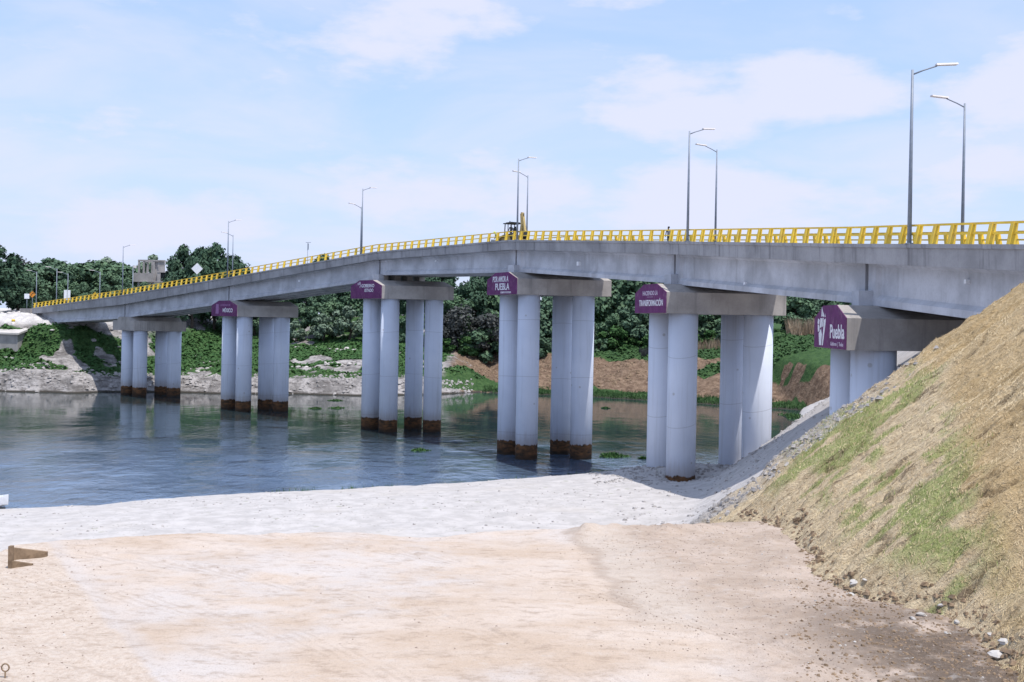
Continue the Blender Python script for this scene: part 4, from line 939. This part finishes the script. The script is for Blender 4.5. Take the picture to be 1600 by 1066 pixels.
# ------------------------------------------------------------------ left bank pieces
pA = [U(-30, 516, 206), U(46, 514, 208), U(46, 533, 204.5), U(46, 561, 202.5), U(-30, 553, 202.5), U(-30, 533, 204.5)]
rp = thing('concrete_ramp', (pA[1].x - 4, 205, 6), 'broken pale concrete slab and wall above the left shore', 'ramp')
mb = MB(); x0, x1 = pA[0].x - 14, pA[1].x
mb.loft([[(x_, 203.2, zt - 3.6), (x_, 203.0, zt), (x_, 211, zt + 1.2), (x_, 211, zt - 3.6)] for x_, zt in ((x0, 11.0), (x1, 10.4))]); mb.build('wall', M['rockgrey'], rp)
mb = MB(); mb.loft([[(x_, 202.6, zt), (x_, 202.6, zt + .35), (x_, 213.5, zt + 2.4), (x_, 213.5, zt + 2.0)] for x_, zt in ((x0, 11.05), (x1 + .4, 10.45))]); mb.build('slab', M['rock'], rp)
mb = MB(); mb.loft([[(x_, 201.0, zt - 5.0), (x_, 201.2, zt - 3.6), (x_, 203.4, zt - 2.8), (x_, 203.4, zt - 5)] for x_, zt in ((x0, 11.3), (x1 + .2, 9.6))]); mb.build('footing', M['rock'], rp)
c = U(20.5, 517, 207); r = thing('bollard', (c.x, c.y, 12.0), 'short white bollard with a yellow top on the concrete slab', 'bollard')
mb = MB(); mb.tube([(c.x, c.y, 11.6), (c.x, c.y, 13.0)], .34, 12); mb.build('base', M['lamp'], r)
mb = MB(); mb.tube([(c.x, c.y, 13.0), (c.x, c.y, 13.45), (c.x, c.y, 13.5)], [.345, .345, .2], 12); mb.build('cap', M['signyellow'], r)
def rock_mesh(name, r, seed, mat, sq=(1, 1, .7)):
    rs = np.random.default_rng(seed); mb = MB(); n, m_ = 7, 5; loops = []
    for j in range(m_):
        ph = math.pi * (j + .35) / (m_ - .3); loops.append([(math.cos(k * 2 * math.pi / n) * math.sin(ph) * r * sq[0] * rs.uniform(.6, 1.2), math.sin(k * 2 * math.pi / n) * math.sin(ph) * r * sq[1] * rs.uniform(.72, 1.15), -math.cos(ph) * r * sq[2] * rs.uniform(.85, 1.1)) for k in range(n)])
    mb.loft(loops); me = bpy.data.meshes.new(name); me.from_pydata(mb.v, [], mb.f); me.materials.append(M[mat]); me.update(); return me
RM = [rock_mesh('rock', 1, 200 + k, 'rock') for k in range(5)]; RG = [rock_mesh('rock', 1, 220 + k, 'rockgrey') for k in range(4)]
def put_rock(me, x_, y_, z_, s, label, group=None, name='rock'):
    o = bpy.data.objects.new(name, me); COL.objects.link(o); o.location = (x_, y_, z_); o.scale = (s * rng.uniform(.8, 1.3), s * rng.uniform(.8, 1.2), s * rng.uniform(.5, .85)); o.rotation_euler = (rng.uniform(-.3, .3), rng.uniform(-.3, .3), rng.uniform(0, 6.28)); return tag(o, label, 'rock', group)
for k in range(46):
    px = rng.uniform(452, 560) if k % 3 else rng.uniform(505, 548); yy_ = 213.5 + rng.uniform(-1.2, 1.2) if k % 2 else 229 + rng.uniform(-1.5, 1.5)
    x_ = on_px(px, yy_); put_rock(RM[k % 5], x_, yy_, fz1(x_, yy_) + .1, rng.uniform(.2, .65), 'white rock lying among the green plants between second and third pier', 'white rocks on the green slope')
for k in range(60):
    px = rng.uniform(60, 345); yy_ = rng.uniform(203, 222); x_ = on_px(px, yy_)
    put_rock(RG[k % 4] if k % 2 else RM[k % 5], x_, yy_, fz1(x_, yy_), rng.uniform(.25, .75), 'rough pale rock on the rubble slope under the left end of the bridge', 'rubble rocks under the bridge end')
for k in range(14):
    px = rng.uniform(-10, 22); yy_ = 214 + rng.uniform(-2, 2); x_ = on_px(px, yy_); put_rock(RM[k % 5], x_, yy_, fz1(x_, yy_) + .1, rng.uniform(.4, 1.0), 'white rubble rock below the dark trees at far left', 'white rubble at far left')
# dry reeds on the right bank, a white sheet and the blue boat
def stems(n, xa, xb, ya, yb, h0, h1, w): return blades(n, xa, xb, ya, yb, lambda a, b: np.ones(len(a)), far_z, h0, h1, w, .35)
co, fa = stems(900, on_px(1235, 230), on_px(1290, 230), 228, 233, 1.5, 4.6, .10); tag(np_mesh('reeds', co, fa, M['dryreed']), 'dry tan reeds standing left of the nearest sign on the far bank', 'reeds', kind='stuff')
co, fa = stems(500, on_px(1075, 231), on_px(1130, 231), 229, 233, .8, 2.6, .10); tag(np_mesh('reeds', co, fa, M['dryreed']), 'sparse dry reeds between the columns of the fifth pier', 'reeds', kind='stuff')
co, fa = stems(900, on_px(1000, 231), on_px(1020, 231), 227, 232, .5, 1.6, .09); tag(np_mesh('dead_branches', co, fa, M['twig']), 'grey dead brushwood at the head of the brown bank', 'brushwood', kind='stuff')
c = U(1094, 614, 206); bt = thing('rowing_boat', (c.x, c.y, .35), 'small blue rowing boat on the marsh grass, half hidden behind the fifth pier', 'boat')
def hull(cx_, cy_, cz_, L_, Wd, Hh, rz, mat, root):
    mb = MB(); loops = []
    for q in np.linspace(-1, 1, 9):
        wv_ = Wd / 2 * (1 - abs(q) ** 2.4) + .03; lift = .25 * Hh * q * q; loops.append([(q * L_ / 2, y_ * wv_, z_ + lift) for y_, z_ in ((-1, Hh), (-.75, .2 * Hh), (0, 0), (.75, .2 * Hh), (1, Hh), (.86, Hh), (.6, .32 * Hh), (0, .15 * Hh), (-.6, .32 * Hh), (-.86, Hh))])
    mb.loft(loops); m = Matrix.Rotation(rz, 3, 'Z'); mb.v = [tuple(m @ Vector(v_) + Vector((cx_, cy_, cz_))) for v_ in mb.v]; mb.build('hull', M[mat], root)
    mb = MB()
    for q in (-.3, .3): mb.box((q * L_ / 2, 0, Hh * .75), (.28, Wd * .85, .05))
    mb.v = [tuple(m @ Vector(v_) + Vector((cx_, cy_, cz_))) for v_ in mb.v]; mb.build('thwart', M['wood'], root)
hull(c.x, c.y, .35, 3.6, 1.3, .75, .3, 'blue', bt)
c = U(-1, 799, 77.5); bt = thing('beached_boat', (c.x - .6, c.y, .3), 'white boat at the waterline, cut by the left edge of the photo', 'boat'); hull(c.x - 1.0, c.y, .25, 3.0, 1.2, .8, .5, 'signwhite', bt)
mb = MB(); mb.box((c.x - 1.0, c.y, .15), (2.6, .9, .22), .5); mb.build('keel_block', M['black'], bt)
# small fixtures on the bridge
c = U(816, 571, 110); col_ = None
PL = 'clump of floating green water plants '
def clump(px, py, rx, ry, lab, hgt=.35, n=420):
    k = -(EYE) / ((PCY - py) * CR + (px - PCX) * SR) * FPX; c = U(px, py, k); a = rng.uniform(0, 6.28, n); r_ = np.sqrt(rng.random(n)); px_ = np.cos(a) * r_ * rx * (1 + .35 * np.sin(a * 3 + px)); py_ = np.sin(a) * r_ * ry
    h = rng.uniform(.15, 1, n) ** 1.6 * hgt * (1.15 - r_ * .8); a2 = rng.uniform(0, 6.28, n); w = .055
    d = np.stack([np.cos(a2) * w, np.sin(a2) * w, np.zeros(n)], -1); b0 = np.stack([px_, py_, np.full(n, .0)], -1); tp = b0 + np.stack([rng.normal(0, .14, n), rng.normal(0, .14, n), h], -1)
    q = np.stack([b0 - d, b0 + d, tp + d * .9, tp - d * .9], 1).reshape(-1, 3); o = np_mesh('water_plants', q, np.arange(4 * n).reshape(-1, 4), M['leaffresh']); o.location = (c.x, c.y, .0); tag(o, PL + lab, 'water plants')
clump(494, 638.5, .95, 1.2, 'left of the third pier, leftmost of three'); clump(525, 626, 1.2, 1.0, 'left of the third pier, farthest of three'); clump(527, 638, 1.15, 1.2, 'by the third pier, right one of the near pair')
clump(655, 704, 1.0, 1.0, 'alone on the water between third and fourth pier'); clump(957, 713, 1.6, 1.6, 'right of the fourth pier, the largest there', .5, 700); clump(912, 715, .7, .8, 'below the right columns of the fourth pier'); clump(1005, 717, .45, .5, 'at the grey mound beside the fifth pier')
clump(1246, 652, 2.6, 6.0, 'at the right end of the water beside the embankment', .7, 900); clump(946, 638, .7, .9, 'small, far out between fourth and fifth pier')
co, fa = blades(5200, -30, 8, 76, 104, lambda a, b: ((beach_z(a, b) > .03) & (beach_z(a, b) < .55) & (fbm(a / 4, b / 4, 3, 91) > .08)) * 1.0, beach_z, .15, .5, .05)
tag(np_mesh('grass', co, fa, M['leaffresh']), 'thin green weeds along the edge of the pale beach', 'grass', kind='stuff')

# ------------------------------------------------------------------ foreground pieces
def ground_pt(px, py):
    k = 3.0
    for _ in range(4000):
        q = U(px, py, k); z_ = max(float(plat_z(np.array([q.x]), np.array([q.y]))[0]), float(emb_z(np.array([q.x]), np.array([q.y]))[0]) if q.x > 3 else -9)
        if q.z <= z_: return Vector((q.x, q.y, z_))
        k += .02
    return q
# two half-buried boards held by a stake at the rim
pa = ground_pt(17, 888)
fw = thing('board_edging', (pa.x, pa.y, 11.5), 'two brown boards on a stake, half buried in dirt at the left rim', 'boards')
st = U(17, 872, pa.y); mb = MB(); mb.box((st.x, st.y, (U(17, 853, st.y).z + 11.35) / 2), (.05, .07, U(17, 853, st.y).z - 11.35)); mb.build('stake', M['wood'], fw)
for (xa, ya0, ya1, Ya), (xb, yb0, yb1, Yb_) in (((18.6, 856, 878, pa.y + .40), (73, 862.5, 872, pa.y + .75)), ((18.6, 877, 893, pa.y - .02), (50, 881.5, 892, pa.y + .18))):
    a_, b_ = U(xa, ya0, Ya), U(xb, yb0, Yb_); a2, b2 = U(xa, ya1, Ya), U(xb, yb1, Yb_); n_ = Vector((0, .04, 0))
    mb = MB(); mb.loft([[a2, a_, a_ + n_, a2 + n_], [b2, b_, b_ + n_, b2 + n_]]); mb.build('board', M['wood'], fw)
# ring stake
g = ground_pt(8, 1060); r = thing('ring_stake', g, 'small rusty ring on a short rod stuck in the dirt at lower left', 'stake')
mb = MB(); mb.tube([g + Vector((0, 0, -.1)), g + Vector((0, 0, .07))], .008, 8); mb.build('rod', M['wood'], r)
mb = MB(); mb.tube([g + Vector((math.cos(k * math.pi / 10) * .038, .0, .105 + math.sin(k * math.pi / 10) * .038)) for k in range(21)], .0075, 8); mb.build('ring', M['wood'], r)
SL = [(1557, 1025, .10, 'white angular stone at lower right corner, biggest below the tan mat'), (1440, 962, .11, 'flat pale stone on dark soil below the grassy embankment'), (1548, 993, .07, 'bluish pale stone touching the lower edge of the tan mat'), (1569, 1006, .09, 'low pale stone just above the white angular stone'),
      (1480, 990, .06, 'grey-blue stone on bare soil left of the mat corner'), (1470, 947, .06, 'pale stone in the dark hollow under the mat corner'), (1427, 968, .05, 'small pale stone left of the flat stone'), (1495, 975, .05, 'small grey stone below the mat corner'), (1335, 912, .10, 'pale flat stone at the embankment toe, left of the grass'),
      (1351, 913, .05, 'small stone right of the pale flat stone at the toe'), (1328, 930, .07, 'dusty stone on the dirt below the embankment toe'), (1336, 1004, .03, 'tiny bluish stone alone on the open dirt')]
for k, (px, py, s, lab) in enumerate(SL):
    g = ground_pt(px, py); put_rock(RM[k % 5], g.x, g.y, g.z + s * .04, s * .8, lab, name='stone')
# loose pebbles (one object) on dirt and along the ridge
def pebbles(name, n, sampler, zf, smin, smax, mat, label):
    px, py = sampler(n); n = len(px); s = smin + (smax - smin) * rng.random(n) ** 3
    base = np.array([(-1, -.8, -.5), (1, -.9, -.5), (.9, .9, -.5), (-.8, 1, -.5), (-.5, -.4, .6), (.55, -.5, .5), (.4, .6, .65), (-.6, .45, .45)])
    j = base[None] * rng.uniform(.6, 1.25, (n, 8, 3)); a = rng.uniform(0, 6.28, n); ca, sa = np.cos(a)[:, None], np.sin(a)[:, None]
    x_ = (j[..., 0] * ca - j[..., 1] * sa) * s[:, None] + px[:, None]; y_ = (j[..., 0] * sa + j[..., 1] * ca) * s[:, None] + py[:, None]; z_ = j[..., 2] * s[:, None] * .8 + (zf(px, py) + s * .2)[:, None]
    co = np.stack([x_, y_, z_], -1).reshape(-1, 3); f = np.array([(4, 5, 6, 7), (0, 1, 5, 4), (1, 2, 6, 5), (2, 3, 7, 6), (3, 0, 4, 7)]); fa = (np.arange(n)[:, None, None] * 8 + f[None]).reshape(-1, 4)
    return tag(np_mesh(name, co, fa, mat), label, 'pebbles', kind='stuff')
def s_dirt(n):
    px = rng.uniform(-7, 6.2, n); py = 8 + 11 * rng.random(n); w = .025 + sstep(.8, 3.2, px + fbm(px, py, 2, 81) * 3) * .9 + sstep(-4.4, -5.6, px + (py - 12) * .3) * .6; k = (rng.random(n) < w) & (py < np.interp(px, ex, ey) - .2) & (px < np.interp(py, TY, TX) + .1); return px[k], py[k]
pebbles('pebbles', 24000, s_dirt, plat_z, .003, .014, M['pebble'], 'small loose stones scattered over the dirt')
def s_dirt2(n):
    px, py = s_dirt(n); k = rng.random(len(px)) < sstep(2.5, 4.6, px) + .15; return px[k], py[k]
pebbles('pebbles', 1500, s_dirt2, plat_z, .004, .020, M['rock'], 'pale loose stones near the foot of the embankment')
def s_ridge(n):
    py = rng.uniform(22.8, 26.2, n); px = rng.uniform(4.6, 10.5, n); k = rng.random(n) < sstep(10.5, 6.5, px) * sstep(22.6, 24.6, py); return px[k], py[k]
pebbles('rubble', 3600, s_ridge, lambda a, b: emb_z(a, b) - .01, .008, .085, M['rockgrey'], 'grey rubble along the ridge where the mats end')
def s_beach(n):
    px = rng.uniform(-45, 22, n); py = rng.uniform(56, 101, n); k = (rng.random(n) < .12 + .6 * (fbm(px / 6, py / 6, 3, 83) > .05)) & (beach_z(px, py) > .25); return px[k], py[k]
pebbles('pebbles', 6000, s_beach, beach_z, .02, .11, M['rockgrey'], 'pale stones strewn over the beach')

# straw of the erosion mats
def straw(n):
    px = rng.uniform(4.5, 14.5, n); py = rng.uniform(9.2, 26, n); k = px > np.interp(py, TY, TX) + .03; px, py = px[k], py[k]; n = len(px)
    pz = emb_z(px, py) + .004; L = rng.uniform(.03, .09, n); a = rng.normal(0, .8, n) + np.where(rng.random(n) < .5, 0, math.pi); w = rng.uniform(.0018, .0042, n)
    d = np.stack([np.cos(a) * .83, np.sin(a), np.cos(a) * .56], -1) * L[:, None] / 2; d[:, 2] += rng.uniform(-.01, .03, n); q = np.stack([-np.sin(a), np.cos(a), np.zeros(n)], -1) * w[:, None]; c = np.stack([px, py, pz + rng.uniform(0, .02, n)], -1)
    co = np.stack([c - d - q, c - d + q, c + d + q * .5, c + d - q * .5], 1).reshape(-1, 3); return co, np.arange(4 * n).reshape(-1, 4)
M['straw'] = mat_leaf('straw', (.52, .39, .22), (.84, .70, .46))
co, fa = straw(130000); tag(np_mesh('straw', co, fa, M['straw']), 'loose tan straw fibres covering the erosion mats on the embankment', 'straw', kind='stuff')
def s_clod(n):
    py = rng.uniform(9.4, 20.2, n); px = np.interp(py, TY, TX) + rng.normal(-.02, .09, n); return px, py
pebbles('soil_clods', 1000, s_clod, lambda a, b: np.maximum(plat_z(a, b), emb_z(a, b)) - .01, .01, .055, M['wood'], 'dark crumbly soil clods along the toe of the embankment')
def s_soil(n):
    px = rng.uniform(2.2, 6.0, n); py = rng.uniform(9.0, 15.0, n); k = (px < np.interp(py, TY, TX) + .05) & (rng.random(n) < sstep(3.2, 4.7, px + (13 - py) * .25)); return px[k], py[k]
pebbles('soil_clods', 6500, s_soil, plat_z, .005, .028, M['wood'], 'dark crumbly soil on the bare ground at lower right')
def s_scarp(n):
    px = rng.uniform(-112, -8, n); py = np.interp(px, FX, FY) + rng.uniform(-1.5, 5.5, n); k = far_z(px, py) > .05; return px[k], py[k]
pebbles('rubble', 2600, s_scarp, far_z, .06, .45, M['rockgrey'], 'grey broken rock along the waterline of the far left bank')
def s_brown(n):
    px = rng.uniform(-12, 60, n); py = rng.uniform(214, 240, n); k = veg_mask(px, py) < .3; return px[k], py[k]
pebbles('rubble', 3800, s_brown, far_z, .08, .42, M['wood'], 'brown clods on the bare brown bank')

def s_ramp(n):
    px = rng.uniform(7, 26, n); py = rng.uniform(52, 97, n); k = (beach_z(px, py) > .25) & (rng.random(n) < .15 + .85 * sstep(80, 86, py)) & (rng.random(n) < .35 + .65 * (fbm(px / 4, py / 4, 3, 85) > .0)); return px[k], py[k]
pebbles('rubble', 9000, s_ramp, beach_z, .02, .18, M['rockgrey'], 'grey broken gravel on the slope and mound beside the fifth pier')
